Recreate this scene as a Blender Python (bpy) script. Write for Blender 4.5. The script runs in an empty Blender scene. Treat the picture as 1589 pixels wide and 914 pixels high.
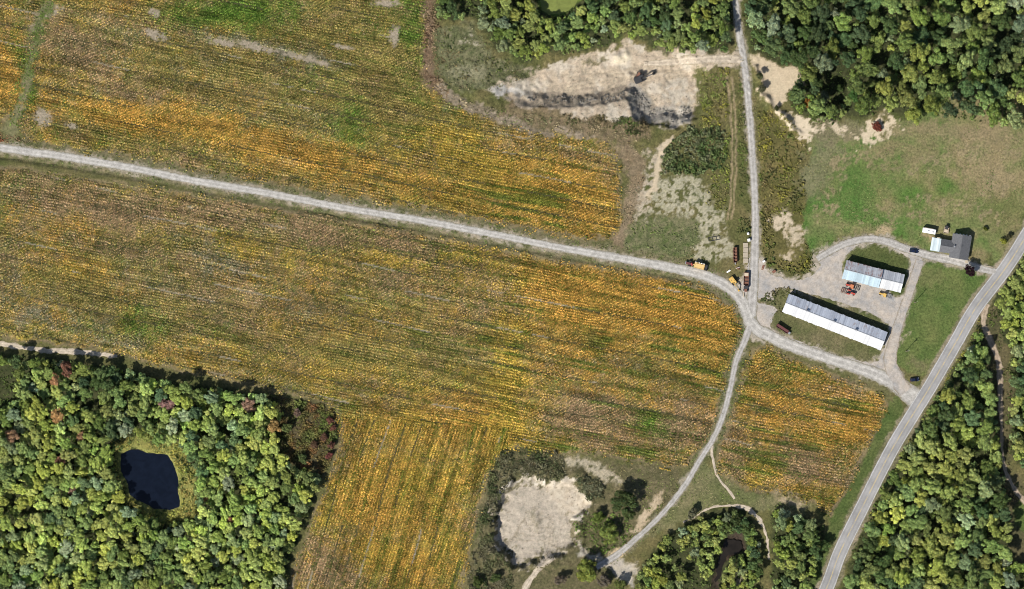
import bpy, bmesh, math, random
import numpy as np
from mathutils import Vector, Matrix
from mathutils.geometry import tessellate_polygon

R = math.radians
sc = bpy.context.scene
COL = sc.collection
PX = 1.0 / 3.0                      # metres on the ground per photo pixel

def w2(px, py):
    return ((px - 794.5) * PX, (457.0 - py) * PX)

# ------------------------------------------------------------------ camera
cam_d = bpy.data.cameras.new('camera')
cam = bpy.data.objects.new('camera', cam_d)
COL.objects.link(cam)
CAM_H = 2500.0
cam.location = (0, 0, CAM_H)
cam_d.sensor_width = 36.0
cam_d.lens = 36.0 * CAM_H / (1589 * PX)
cam_d.clip_start = 10.0
cam_d.clip_end = 9000.0
sc.camera = cam

# ------------------------------------------------------------------ sky and sun
SUN_EL = 46.0
SUN_AZ = 222.0                      # clockwise from the top of the picture
world = bpy.data.worlds.new('World')
sc.world = world
world.use_nodes = True
wn = world.node_tree
bg = wn.nodes['Background']
sky = wn.nodes.new('ShaderNodeTexSky')
sky.sky_type = 'NISHITA'
sky.sun_disc = False
sky.sun_elevation = R(SUN_EL)
sky.sun_rotation = R(SUN_AZ)
wn.links.new(sky.outputs[0], bg.inputs[0])
bg.inputs[1].default_value = 0.07
sun_d = bpy.data.lights.new('sun', 'SUN')
sun_d.energy = 4.6
sun_d.angle = R(0.53)
sun_d.color = (1.0, 0.955, 0.88)
sun = bpy.data.objects.new('sun', sun_d)
COL.objects.link(sun)
sv = Vector((math.sin(R(SUN_AZ)) * math.cos(R(SUN_EL)), math.cos(R(SUN_AZ)) * math.cos(R(SUN_EL)), math.sin(R(SUN_EL))))
sun.rotation_euler = sv.to_track_quat('Z', 'Y').to_euler()
sun.location = sv * 500
vs = sc.view_settings
vs.view_transform = 'Standard'
vs.look = 'None'
vs.exposure = 0.62
vs.gamma = 1.0
vs.use_curve_mapping = False
sc.cycles.filter_width = 1.0
sc.cycles.max_bounces = 6
sc.cycles.diffuse_bounces = 3
sc.cycles.transmission_bounces = 4

# ------------------------------------------------------------------ helpers: noise, polygons
rng = np.random.default_rng(7)
random.seed(7)

def _h(ix, iy, s):
    n = (ix.astype(np.int64) * 374761393 + iy.astype(np.int64) * 668265263 + s * 974711) & 0x7fffffff
    n = ((n ^ (n >> 13)) * 1274126177) & 0x7fffffff
    n = ((n ^ (n >> 16)) * 1103515245 + 12345) & 0x7fffffff
    return ((n >> 8) & 0xffff) / 65535.0

def vn(x, y, s=0):
    ix = np.floor(x); iy = np.floor(y)
    fx = x - ix; fy = y - iy
    fx = fx * fx * (3 - 2 * fx); fy = fy * fy * (3 - 2 * fy)
    a = _h(ix, iy, s); b = _h(ix + 1, iy, s); c = _h(ix, iy + 1, s); d = _h(ix + 1, iy + 1, s)
    return (a + (b - a) * fx) * (1 - fy) + (c + (d - c) * fx) * fy

def fbm(x, y, scale, octv=4, s=0):
    """0..1 noise; scale = size of the largest blobs, in the units of x and y"""
    t = 0.0; a = 1.0; n = 0.0; f = 1.0 / scale
    for i in range(octv):
        ca, sa = math.cos(0.5 + 1.1 * i + s), math.sin(0.5 + 1.1 * i + s)
        t = t + a * vn((x * ca - y * sa) * f + 13.7 * i, (x * sa + y * ca) * f + 7.1 * i, s + i * 17)
        n += a; a *= 0.55; f *= 2.03
    return np.clip((t / n - 0.5) * 1.7 + 0.5, 0, 1)

def sst(a, b, x):
    t = np.clip((x - a) / (b - a), 0, 1)
    return t * t * (3 - 2 * t)

def sdist(x, y, poly):
    """signed distance to a polygon, negative inside (all in photo pixels)"""
    P = np.asarray(poly, float)
    d2 = np.full(x.shape, 1e12); ins = np.zeros(x.shape, bool)
    n = len(P)
    for i in range(n):
        ax, ay = P[i]; bx, by = P[(i + 1) % n]
        ex, ey = bx - ax, by - ay
        L = ex * ex + ey * ey + 1e-9
        t = np.clip(((x - ax) * ex + (y - ay) * ey) / L, 0, 1)
        d2 = np.minimum(d2, (x - ax - t * ex) ** 2 + (y - ay - t * ey) ** 2)
        if ay != by:
            c = ((ay > y) != (by > y)) & (x < (bx - ax) * (y - ay) / (by - ay) + ax)
            ins ^= c
    d = np.sqrt(d2)
    return np.where(ins, -d, d)

def pdist(x, y, pts):
    """distance to a polyline and the parameter along it"""
    P = np.asarray(pts, float)
    best = np.full(x.shape, 1e12)
    for i in range(len(P) - 1):
        ax, ay = P[i]; bx, by = P[i + 1]
        ex, ey = bx - ax, by - ay
        L = ex * ex + ey * ey + 1e-9
        t = np.clip(((x - ax) * ex + (y - ay) * ey) / L, 0, 1)
        best = np.minimum(best, (x - ax - t * ex) ** 2 + (y - ay - t * ey) ** 2)
    return np.sqrt(best)

def smooth_line(pts, step, closed=False):
    """Catmull-Rom through pts, resampled about every step"""
    P = [np.array(p, float) for p in pts]
    n = len(P); out = []
    segs = n if closed else n - 1
    for i in range(segs):
        if closed:
            p0, p1, p2, p3 = P[(i - 1) % n], P[i], P[(i + 1) % n], P[(i + 2) % n]
        else:
            p0 = P[i - 1] if i > 0 else 2 * P[0] - P[1]
            p1, p2 = P[i], P[i + 1]
            p3 = P[i + 2] if i + 2 < n else 2 * P[-1] - P[-2]
        m = max(2, int(np.linalg.norm((p2 - p1)[:2]) / step))
        for k in range(m):
            t = k / m
            out.append(0.5 * (2 * p1 + (p2 - p0) * t + (2 * p0 - 5 * p1 + 4 * p2 - p3) * t * t + (3 * p1 - p0 - 3 * p2 + p3) * t ** 3))
    if not closed:
        out.append(P[-1])
    return np.array(out)

# ------------------------------------------------------------------ helpers: materials
def ramp2(nt, fac, c0, c1, p0=0.0, p1=1.0):
    r = nt.nodes.new('ShaderNodeValToRGB')
    r.color_ramp.elements[0].position = p0; r.color_ramp.elements[0].color = (*c0, 1)
    r.color_ramp.elements[1].position = p1; r.color_ramp.elements[1].color = (*c1, 1)
    nt.links.new(fac, r.inputs[0])
    return r.outputs[0]

def noise(nt, scale, detail=4, rough=0.6, vec=None, dist=0.0):
    n = nt.nodes.new('ShaderNodeTexNoise')
    n.inputs['Scale'].default_value = scale
    n.inputs['Detail'].default_value = detail
    n.inputs['Roughness'].default_value = rough
    n.inputs['Distortion'].default_value = dist
    if vec is not None: nt.links.new(vec, n.inputs['Vector'])
    return n.outputs[0]

def mixc(nt, fac, a, b, mode='MIX'):
    m = nt.nodes.new('ShaderNodeMix'); m.data_type = 'RGBA'; m.blend_type = mode
    for inp, v in ((m.inputs['Factor'], fac), (m.inputs[6], a), (m.inputs[7], b)):
        if hasattr(v, 'is_linked'): nt.links.new(v, inp)
        elif isinstance(v, (int, float)): inp.default_value = v
        else: inp.default_value = (*v, 1)
    return m.outputs[2]

def mth(nt, op, a, b=0.0, c=0.0, clamp=False):
    m = nt.nodes.new('ShaderNodeMath'); m.operation = op; m.use_clamp = clamp
    for i, v in enumerate((a, b, c)):
        if hasattr(v, 'is_linked'): nt.links.new(v, m.inputs[i])
        else: m.inputs[i].default_value = v
    return m.outputs[0]

def coord(nt, world_pos=True):
    if world_pos:
        return nt.nodes.new('ShaderNodeNewGeometry').outputs['Position']
    return nt.nodes.new('ShaderNodeTexCoord').outputs['Object']

def attr(nt, name, out='Color'):
    a = nt.nodes.new('ShaderNodeAttribute'); a.attribute_name = name
    return a.outputs[out]

def new_mat(name):
    m = bpy.data.materials.new(name); m.use_nodes = True
    nt = m.node_tree
    return m, nt, nt.nodes['Principled BSDF']

def bump(nt, b, height, strength, dist):
    n = nt.nodes.new('ShaderNodeBump')
    n.inputs['Strength'].default_value = strength
    n.inputs['Distance'].default_value = dist
    nt.links.new(height, n.inputs['Height'])
    nt.links.new(n.outputs[0], b.inputs['Normal'])

def paint_mat(name, c, rough=0.5, metal=0.0, wear=(0.16, 0.08, 0.04), amount=0.25, scale=1.6, spec=0.4):
    """a painted or bare surface with blotches of wear"""
    m, nt, b = new_mat(name)
    p = coord(nt, False)
    n1 = noise(nt, scale, 5, 0.65, p)
    n2 = noise(nt, scale * 7, 3, 0.6, p)
    base = mixc(nt, mth(nt, 'MULTIPLY', n2, 0.35), c, tuple(x * 0.6 for x in c))
    lo = 0.72 - 0.4 * amount
    f = nt.nodes.new('ShaderNodeMapRange'); f.inputs[1].default_value = lo; f.inputs[2].default_value = lo + 0.12
    nt.links.new(n1, f.inputs[0])
    nt.links.new(mixc(nt, f.outputs[0], base, wear), b.inputs['Base Color'])
    b.inputs['Roughness'].default_value = rough
    b.inputs['Metallic'].default_value = metal
    b.inputs['Specular IOR Level'].default_value = spec
    return m

def leaf_mat(name, use_attr=True, trans=0.25, gain=1.0):
    """leaves: colour from the 'tint' attribute, or from the object's colour with the leaf's own variation"""
    m, nt, b = new_mat(name)
    out = nt.nodes['Material Output']
    if use_attr:
        c = attr(nt, 'tint')
    else:
        oi = nt.nodes.new('ShaderNodeObjectInfo')
        c = mixc(nt, 1.0, oi.outputs['Color'], attr(nt, 'vary'), 'MULTIPLY')
    p = coord(nt)
    c = mixc(nt, 0.5, c, ramp2(nt, noise(nt, 1.1, 2, 0.5, p), (0.55, 0.55, 0.55), (1.5, 1.5, 1.5), 0.25, 0.75), 'MULTIPLY')
    d = nt.nodes.new('ShaderNodeBsdfDiffuse'); t = nt.nodes.new('ShaderNodeBsdfTranslucent'); mx = nt.nodes.new('ShaderNodeMixShader')
    nt.links.new(c, d.inputs[0]); nt.links.new(c, t.inputs[0])
    mx.inputs[0].default_value = trans
    nt.links.new(d.outputs[0], mx.inputs[1]); nt.links.new(t.outputs[0], mx.inputs[2])
    nt.links.new(mx.outputs[0], out.inputs[0])
    nt.nodes.remove(b)
    return m

# ------------------------------------------------------------------ helpers: meshes
def mesh_np(name, V, F, mat=None):
    """mesh from numpy arrays; F is (m,4) or (m,3)"""
    me = bpy.data.meshes.new(name)
    V = np.ascontiguousarray(V, np.float32); F = np.ascontiguousarray(F, np.int32)
    k = F.shape[1]
    me.vertices.add(len(V)); me.vertices.foreach_set('co', V.ravel())
    me.loops.add(F.size); me.loops.foreach_set('vertex_index', F.ravel())
    me.polygons.add(len(F)); me.polygons.foreach_set('loop_start', np.arange(0, F.size, k, dtype=np.int32))
    me.update(calc_edges=True)
    if mat: me.materials.append(mat)
    return me

def set_col(me, name, C):
    a = me.attributes.new(name, 'FLOAT_COLOR', 'POINT')
    C = np.asarray(C, np.float32)
    if C.shape[1] == 3: C = np.concatenate([C, np.ones((len(C), 1), np.float32)], 1)
    a.data.foreach_set('color', np.ascontiguousarray(C).ravel())

def link(name, me, parent=None, **props):
    o = bpy.data.objects.new(name, me)
    COL.objects.link(o)
    if parent is not None: o.parent = parent
    for k, v in props.items(): o[k] = v
    return o

def thing(name, label, cat, px, py, rot=0.0, z=0.0, group=None):
    o = bpy.data.objects.new(name, None)
    COL.objects.link(o)
    x, y = w2(px, py)
    o.location = (x, y, z); o.rotation_euler = (0, 0, R(rot))
    o.empty_display_size = 0.5
    o['label'] = label; o['category'] = cat
    if group: o['group'] = group
    return o

class MB:
    """collects shapes for ONE part"""
    def __init__(s): s.bm = bmesh.new()
    def box(s, x0, x1, y0, y1, z0, z1, bev=0.0, M=None):
        m = Matrix.Translation(((x0 + x1) / 2, (y0 + y1) / 2, (z0 + z1) / 2)) @ Matrix.Diagonal((x1 - x0, y1 - y0, z1 - z0, 1))
        r = bmesh.ops.create_cube(s.bm, size=1.0, matrix=m)
        vsx = r['verts']
        if bev:
            es = list({e for v in vsx for e in v.link_edges})
            q = bmesh.ops.bevel(s.bm, geom=es, offset=bev, segments=1, affect='EDGES', profile=0.5)
            vsx = [v for v in q['verts']] if M is not None else vsx
        if M is not None:
            bmesh.ops.transform(s.bm, matrix=M, verts=list({v for v in vsx if v.is_valid}))
        return s
    def cyl(s, c, r, h, axis='z', seg=14, r2=None):
        rot = {'z': Matrix.Identity(4), 'x': Matrix.Rotation(R(90), 4, 'Y'), 'y': Matrix.Rotation(R(90), 4, 'X')}[axis]
        bmesh.ops.create_cone(s.bm, cap_ends=True, segments=seg, radius1=r, radius2=r if r2 is None else r2, depth=h, matrix=Matrix.Translation(c) @ rot)
        return s
    def bar(s, a, b, r, seg=6):
        a = Vector(a); b = Vector(b); d = b - a
        m = Matrix.Translation((a + b) / 2) @ d.to_track_quat('Z', 'Y').to_matrix().to_4x4()
        bmesh.ops.create_cone(s.bm, cap_ends=True, segments=seg, radius1=r, radius2=r, depth=d.length, matrix=m)
        return s
    def beam(s, a, b, wx, wz):
        """square beam from a to b"""
        a = Vector(a); b = Vector(b); d = b - a
        q = d.to_track_quat('X', 'Z').to_matrix().to_4x4()
        m = Matrix.Translation((a + b) / 2) @ q @ Matrix.Diagonal((d.length, wx, wz, 1))
        bmesh.ops.create_cube(s.bm, size=1.0, matrix=m)
        return s
    def prism(s, prof, y0, y1):
        """profile in x,z pulled along y"""
        a = [s.bm.verts.new((x, y0, z)) for x, z in prof]; b = [s.bm.verts.new((x, y1, z)) for x, z in prof]
        n = len(prof)
        s.bm.faces.new(a[::-1]); s.bm.faces.new(b)
        for i in range(n): s.bm.faces.new((a[i], a[(i + 1) % n], b[(i + 1) % n], b[i]))
        return s
    def slab(s, p, th):
        """four corner points, a plate of thickness th below them"""
        a = [s.bm.verts.new(q) for q in p]; b = [s.bm.verts.new((q[0], q[1], q[2] - th)) for q in p]
        s.bm.faces.new(a); s.bm.faces.new(b[::-1])
        for i in range(4): s.bm.faces.new((a[i], b[i], b[(i + 1) % 4], a[(i + 1) % 4]))
        return s
    def done(s, name, mat, parent=None):
        bmesh.ops.recalc_face_normals(s.bm, faces=s.bm.faces[:])
        me = bpy.data.meshes.new(name); s.bm.to_mesh(me); s.bm.free()
        me.materials.append(mat)
        return link(name, me, parent)

# ------------------------------------------------------------------ the plan (photo pixels)
ROAD = [(1730, 140), (1680, 220), (1632, 302), (1587, 375), (1559, 418), (1514, 478), (1481, 535), (1442, 602), (1387, 692), (1342, 779), (1304, 856), (1287, 902), (1262, 960), (1225, 1040)]
LANE_W = [(-120, 206), (0, 229), (100, 243), (217, 263), (300, 280), (417, 300), (530, 322), (647, 341), (763, 363), (863, 383), (947, 398), (1030, 413), (1059, 419), (1092, 427), (1126, 443), (1149, 464), (1161, 490), (1168, 512)]
LANE_N = [(1130, -110), (1141, 0), (1147, 50), (1154, 93), (1158, 125), (1162, 167), (1167, 233), (1171, 305), (1172, 355), (1171, 392), (1170, 420), (1168, 450), (1166, 480), (1165, 505)]
LANE_S = [(1166, 500), (1156, 528), (1142, 562), (1133, 604), (1121, 648), (1106, 682), (1086, 714), (1060, 757), (1023, 802), (980, 842), (953, 864), (925, 880)]
LANE_E = [(1163, 498), (1178, 514), (1192, 520), (1226, 536), (1276, 553), (1326, 569), (1359, 581), (1392, 597), (1425, 622)]
LANE_H = [(1268, 402), (1283, 393), (1310, 379), (1342, 371), (1372, 374), (1412, 388), (1440, 396), (1470, 402), (1500, 410), (1530, 419), (1556, 424)]
LANE_V = [(1428, 404), (1419, 430), (1409, 460), (1397, 495), (1387, 530), (1381, 560), (1392, 590), (1406, 608)]
PIT_ROAD = [(1152, 93), (1120, 91), (1080, 93), (1040, 96), (1000, 98)]
TRACK_B = [(1105, 690), (1105, 705), (1109, 725), (1117, 745), (1130, 760), (1140, 774)]
TRACK_L = [(1060, 810), (1078, 802), (1095, 791), (1125, 785), (1155, 787), (1175, 802), (1187, 822), (1192, 845), (1193, 868)]
TRACK_BL = [(-60, 528), (0, 534), (40, 540), (90, 545), (135, 547), (182, 553)]
TRACK_P2 = [(790, 960), (815, 912), (840, 877), (858, 862)]
TRACK_BR = [(1532, 472), (1526, 500), (1537, 530), (1549, 560), (1552, 598), (1553, 640), (1555, 690), (1559, 726), (1569, 749), (1582, 769), (1610, 800)]
RUTS = [(1131, 120), (1136, 160), (1139, 200), (1140, 250), (1137, 300), (1132, 340)]

F1 = [(-60, -60), (662, -60), (660, 40), (658, 118), (664, 133), (690, 153), (717, 165), (763, 185), (817, 202), (880, 209), (940, 215), (960, 233), (962, 305), (967, 335), (962, 362), (945, 374), (905, 374), (863, 367), (763, 346), (647, 325), (530, 306), (417, 284), (300, 264), (217, 247), (100, 228), (40, 216), (25, 196), (15, 188), (-60, 185)]
F2 = [(-60, 252), (0, 256), (100, 270), (217, 288), (300, 301), (417, 320), (530, 341), (647, 361), (763, 382), (863, 401), (947, 416), (1030, 432), (1075, 440), (1110, 452), (1136, 474), (1150, 495), (1152, 510), (1144, 535), (1133, 562), (1124, 604), (1111, 648), (1097, 681), (1080, 707), (1066, 724), (1040, 728), (1000, 718), (960, 712), (930, 708), (885, 700), (860, 706), (800, 697), (782, 703), (760, 735), (745, 790), (730, 850), (715, 940), (440, 940), (458, 870), (487, 800), (510, 745), (523, 700), (527, 655), (515, 632), (480, 617), (430, 606), (380, 598), (340, 588), (270, 573), (190, 552), (135, 540), (60, 532), (0, 525), (-60, 518)]
F3 = [(1168, 540), (1190, 534), (1219, 552), (1272, 572), (1326, 592), (1359, 606), (1376, 626), (1379, 640), (1357, 676), (1327, 739), (1312, 765), (1291, 802), (1262, 780), (1239, 776), (1206, 766), (1159, 764), (1139, 752), (1115, 729), (1110, 709), (1120, 672), (1139, 629), (1150, 580)]

WOOD_BL = [(-60, 548), (60, 556), (150, 566), (190, 572), (250, 588), (340, 604), (420, 614), (440, 640), (430, 690), (450, 720), (500, 735), (482, 790), (455, 850), (436, 940), (-60, 940)]
BRUSH_BL = [(420, 612), (480, 620), (516, 638), (524, 665), (518, 705), (503, 742), (470, 735), (440, 700), (430, 650)]
WOOD_TM = [(672, -60), (676, 28), (737, 30), (775, 78), (820, 96), (857, 77), (890, 80), (945, 70), (967, 54), (990, 60), (1030, 76), (1060, 81), (1125, 82), (1136, 58), (1133, -60)]
WOOD_TR = [(1152, -60), (1157, 50), (1168, 75), (1202, 96), (1242, 106), (1226, 136), (1228, 172), (1272, 187), (1295, 190), (1312, 177), (1342, 183), (1368, 168), (1395, 174), (1412, 187), (1460, 183), (1525, 187), (1552, 196), (1650, 198), (1650, -60)]
WOOD_BR = [(1519, 507), (1532, 545), (1538, 600), (1546, 625), (1549, 690), (1558, 740), (1570, 780), (1566, 830), (1572, 870), (1640, 890), (1640, 980), (1285, 980), (1312, 900), (1326, 850), (1356, 790), (1372, 745), (1392, 715), (1424, 660), (1450, 618), (1476, 584), (1500, 540)]
WOOD_BR2 = [(1650, 340), (1594, 384), (1566, 418), (1549, 442), (1543, 475), (1554, 520), (1570, 548), (1566, 620), (1566, 700), (1600, 735), (1650, 750)]
WOOD_BM = [(1030, 830), (1062, 812), (1100, 792), (1122, 796), (1140, 792), (1165, 802), (1180, 830), (1182, 885), (1170, 940), (985, 940), (990, 885), (1010, 858)]
WOOD_BM2 = [(1199, 785), (1210, 780), (1232, 795), (1258, 805), (1278, 822), (1288, 842), (1272, 872), (1262, 900), (1258, 940), (1196, 940), (1197, 850)]
HOLLOW = [(1266, 105), (1305, 88), (1325, 95), (1318, 125), (1315, 160), (1300, 182), (1282, 176), (1270, 140)]
SHADE_BM = [(1128, 830), (1150, 828), (1160, 842), (1155, 858), (1132, 862), (1122, 880), (1114, 912), (1105, 912), (1110, 880), (1120, 850)]  # shadowed clearing in the small wood, its shade built as a dark sheet
POND = [(187, 705), (200, 699), (214, 697), (226, 704), (245, 706), (259, 707), (267, 719), (275, 735), (275, 758), (278, 786), (262, 790), (240, 789), (220, 778), (203, 768), (198, 750), (190, 732)]
POND_G = [(834, -40), (835, -8), (842, 15), (855, 22), (872, 20), (888, 10), (900, -4), (898, -40)]

PIT1_FLOOR = [(758, 138), (800, 128), (850, 122), (880, 112), (940, 105), (1000, 104), (1060, 108), (1078, 125), (1082, 150), (1074, 172), (1050, 178), (1020, 172), (1003, 170), (996, 150), (984, 132), (968, 130), (945, 138), (915, 143), (870, 143), (805, 143), (775, 143)]
PIT1_SAND = [(752, 137), (775, 128), (800, 118), (780, 108), (835, 105), (860, 98), (890, 88), (930, 76), (965, 68), (1000, 72), (1060, 80), (1130, 84), (1150, 80), (1152, 110), (1100, 102), (1080, 108), (1084, 130), (1088, 150), (1078, 185), (1045, 196), (1010, 190), (990, 178), (960, 185), (890, 184), (880, 175), (845, 170), (805, 160), (780, 148)]
PIT2 = [(783, 766), (800, 745), (826, 739), (845, 752), (880, 752), (893, 749), (917, 786), (890, 806), (893, 842), (868, 862), (843, 869), (830, 872), (797, 879), (790, 866), (770, 839), (768, 809), (773, 789)]
HOUSE_LAWN = [(1480, 130), (1650, 150), (1650, 300), (1589, 330), (1552, 405), (1500, 395), (1440, 385), (1400, 375), (1345, 362), (1300, 372), (1255, 395), (1225, 370), (1215, 330), (1240, 270), (1250, 215), (1300, 190), (1380, 200)]

# ------------------------------------------------------------------ terrain height (metres)
def height(px, py):
    px = np.asarray(px, float); py = np.asarray(py, float)
    wx = (fbm(px, py, 14, 3, 3) - 0.5) * 9; wy = (fbm(px, py, 14, 3, 9) - 0.5) * 9
    H = (fbm(px, py, 160, 3, 21) - 0.5) * 0.0
    # northern pit: gentle from the top side, a steep cut bank on the lower side
    m = (px > 640) & (px < 1180) & (py > 20) & (py < 260)
    if m.any():
        x, y = px[m] + wx[m] * 0.5, py[m] + wy[m] * 0.5
        d = sdist(x, y, PIT1_FLOOR)
        south = sst(112, 140, y) * sst(745, 800, x)
        wdt = 70 + (23 - 70) * south
        wdt = np.where(x > 1055, 14 + 10 * (y < 130), wdt)
        t = np.clip(1 - np.maximum(d, 0) / wdt, 0, 1)
        dep = 6.5 * sst(740, 850, x)
        H_ = -dep * (t * t * (3 - 2 * t) * 0.25 + t * 0.60 + 0.15 * sst(0.0, 0.10, t))
        H_ += (fbm(px[m], py[m], 9, 3, 41) - 0.5) * 0.9 * t
        bank = np.exp(-((t - 0.55) / 0.35) ** 2) * south
        H_ += (fbm(px[m], py[m] * 0.6, 11, 4, 47) - 0.5) * 1.5 * bank
        H_ += (fbm(px[m], py[m], 4.5, 2, 49) - 0.5) * 0.5
        # spoil heaps and clods on the floor
        for cx, cy, r, hh in ((960, 88, 10, 2.2), (972, 84, 6, 1.5), (1062, 170, 9, 1.6), (1040, 180, 10, 2.0), (815, 147, 7, 1.4), (840, 152, 6, 1.5), (978, 115, 5, 1.6)):
            H_ += hh * np.exp(-((px[m] - cx) ** 2 + (py[m] - cy) ** 2) / (r * r) * 1.5)
        H[m] += H_
    m = (px > 700) & (px < 980) & (py > 690) & (py < 940)
    if m.any():
        x, y = px[m] + wx[m] * 0.9, py[m] + wy[m] * 0.9
        d = sdist(x, y, PIT2)
        t = np.clip(1 - (d + 3) / 7.0, 0, 1)
        dep = 4.2 * sst(900, 850, y + (x - 830) * 0.3)
        H_ = -dep * t * t * (3 - 2 * t) + 1.4 * np.exp(-((d - 14) / 10.0) ** 2) * (x < 905) * (y < 880)
        H_ += (fbm(px[m], py[m], 8, 4, 43) - 0.5) * 1.7 * np.exp(-(np.abs(d) / 13) ** 2) + (fbm(px[m], py[m], 4.5, 2, 44) - 0.5) * 0.25
        H_ += 1.0 * np.exp(-(((x - 833) / 6) ** 2 + ((y - 808) / 16) ** 2))
        H[m] += H_
    # broken sandy bank east of the northern lane
    m = (px > 1160) & (px < 1420) & (py > 70) & (py < 260)
    if m.any():
        x, y = px[m] + wx[m], py[m] + wy[m]
        d = pdist(x, y, [(1172, 105), (1182, 145), (1196, 165), (1222, 188), (1240, 205)])
        H[m] += 2.2 * np.exp(-(d / 6.0) ** 2) * (fbm(px[m], py[m], 12, 2, 51) + 0.3)
        d = sdist(x, y, HOLLOW)
        H[m] -= 4.0 * sst(6, -10, d)
    m = (px > -60) & (px < 1080) & (py > 190) & (py < 460)
    if m.any():
        d = pdist(px[m], py[m], [(x - 2, y + 14) for x, y in LANE_W[:14]])
        H[m] -= 1.1 * np.exp(-(d / 3.2) ** 2) * (0.35 + fbm(px[m], py[m], 90, 2, 15))
    # pond basins, and the dip under the shade sheet
    for poly in (POND, SHADE_BM, POND_G):
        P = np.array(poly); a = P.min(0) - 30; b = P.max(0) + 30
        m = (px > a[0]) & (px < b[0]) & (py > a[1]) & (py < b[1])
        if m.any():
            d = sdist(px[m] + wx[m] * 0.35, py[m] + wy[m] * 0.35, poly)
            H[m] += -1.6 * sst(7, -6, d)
    return H

def hz(px, py):
    return float(height(np.array([px], float), np.array([py], float))[0])

# ------------------------------------------------------------------ ground sheet
fx = np.arange(-292, 292.1, 0.72); fy = np.arange(-172, 172.1, 0.72)
xs = np.concatenate([[-4000, -1500, -600, -340], fx, [340, 600, 1500, 4000]])
ys = np.concatenate([[-4000, -1500, -600, -230], fy, [230, 600, 1500, 4000]])
GX, GY = np.meshgrid(xs, ys)
gx = GX.ravel(); gy = GY.ravel()
gpx = gx / PX + 794.5; gpy = 457 - gy / PX
gz = height(gpx, gpy)
WARPX = (fbm(gpx, gpy, 16, 4, 61) - 0.5) * 2 + (fbm(gpx, gpy, 5, 2, 62) - 0.5) * 1.1; WARPY = (fbm(gpx, gpy, 16, 4, 67) - 0.5) * 2 + (fbm(gpx, gpy, 5, 2, 68) - 0.5) * 1.1
FINE = fbm(gpx, gpy, 6, 3, 71); MID = fbm(gpx, gpy, 28, 4, 73); BIG = fbm(gpx, gpy, 110, 4, 79)
C = np.zeros((len(gx), 3))

def lerp3(a, b, t):
    return np.asarray(a)[None, :] * (1 - t[:, None]) + np.asarray(b)[None, :] * t[:, None]

def paint(poly, c0, c1=None, n=None, feather=4.0, warp=6.0, alpha=1.0, patchy=None, line=False, width=0.0):
    P = np.asarray(poly, float)
    pad = feather + warp + width + 4
    a = P.min(0) - pad; b = P.max(0) + pad
    m = np.nonzero((gpx > a[0]) & (gpx < b[0]) & (gpy > a[1]) & (gpy < b[1]))[0]
    if not len(m): return
    x = gpx[m] + WARPX[m] * warp; y = gpy[m] + WARPY[m] * warp
    d = (pdist(x, y, poly) - width) if line else sdist(x, y, poly)
    k = sst(feather * 0.5, -feather * 0.5, d) * alpha
    if patchy is not None:            # patchy = (noise, threshold, softness)
        k = k * sst(patchy[1] - patchy[2], patchy[1] + patchy[2], patchy[0][m])
    col = np.repeat(np.asarray(c0, float)[None, :], len(m), 0) if c1 is None else lerp3(c0, c1, (MID if n is None else n)[m])
    C[m] = C[m] * (1 - k[:, None]) + col * k[:, None]

def blob(cx, cy, rx, ry, c0, c1=None, rot=0, **kw):
    t = np.linspace(0, 2 * np.pi, 14, endpoint=False)
    ca, sa = math.cos(R(rot)), math.sin(R(rot))
    paint([(cx + rx * math.cos(u) * ca - ry * math.sin(u) * sa, cy + rx * math.cos(u) * sa + ry * math.sin(u) * ca) for u in t], c0, c1, **kw)

SOIL = (0.17, 0.135, 0.085); SAND = (0.50, 0.41, 0.29); SAND2 = (0.36, 0.29, 0.205); PALE = (0.50, 0.45, 0.37)
GRASS = (0.065, 0.11, 0.028); GRASS2 = (0.13, 0.145, 0.055); DRY = (0.25, 0.205, 0.12); WEED = (0.075, 0.09, 0.03); WEED2 = (0.15, 0.13, 0.06)
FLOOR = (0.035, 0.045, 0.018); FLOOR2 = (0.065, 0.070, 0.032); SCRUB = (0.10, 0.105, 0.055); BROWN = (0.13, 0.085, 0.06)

C[:] = lerp3(WEED, WEED2, MID)
for f in (F1, F2, F3):
    paint(f, SOIL, (0.22, 0.18, 0.10), feather=6, warp=3)
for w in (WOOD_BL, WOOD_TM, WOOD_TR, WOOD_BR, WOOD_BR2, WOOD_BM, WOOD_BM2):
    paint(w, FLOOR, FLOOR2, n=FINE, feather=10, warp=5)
paint(BRUSH_BL, (0.07, 0.07, 0.033), (0.10, 0.075, 0.045), feather=8)
# field edge strips
paint([(664, -60), (664, 40), (664, 110), (672, 130), (690, 145)], (0.13, 0.085, 0.055), (0.20, 0.15, 0.10), n=FINE, line=True, width=9, feather=7, warp=4)
paint([(680, 138), (717, 160), (763, 178), (817, 196), (880, 204), (920, 208)], (0.17, 0.14, 0.10), (0.30, 0.25, 0.19), n=FINE, line=True, width=8, feather=7, warp=5)
paint([(970, 225), (985, 250), (985, 300), (978, 345), (960, 370)], (0.17, 0.13, 0.08), (0.24, 0.19, 0.13), line=True, width=14, feather=10)
# open scrub between the north wood and the pit
paint([(678, 45), (735, 35), (775, 90), (830, 105), (800, 125), (770, 137), (700, 138), (678, 110)], (0.085, 0.10, 0.045), (0.17, 0.165, 0.095), n=FINE, feather=10)
paint([(700, 50), (740, 50), (745, 65), (715, 70)], PALE, feather=8, alpha=0.6, patchy=(FINE, 0.6, 0.12))
blob(728, 112, 26, 14, (0.24, 0.23, 0.15), feather=18, alpha=0.8)
paint([(800, 155), (1000, 185), (1010, 215), (960, 225), (900, 205), (820, 195), (770, 175)], (0.13, 0.11, 0.06), (0.20, 0.155, 0.10), n=FINE, feather=8)
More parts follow.
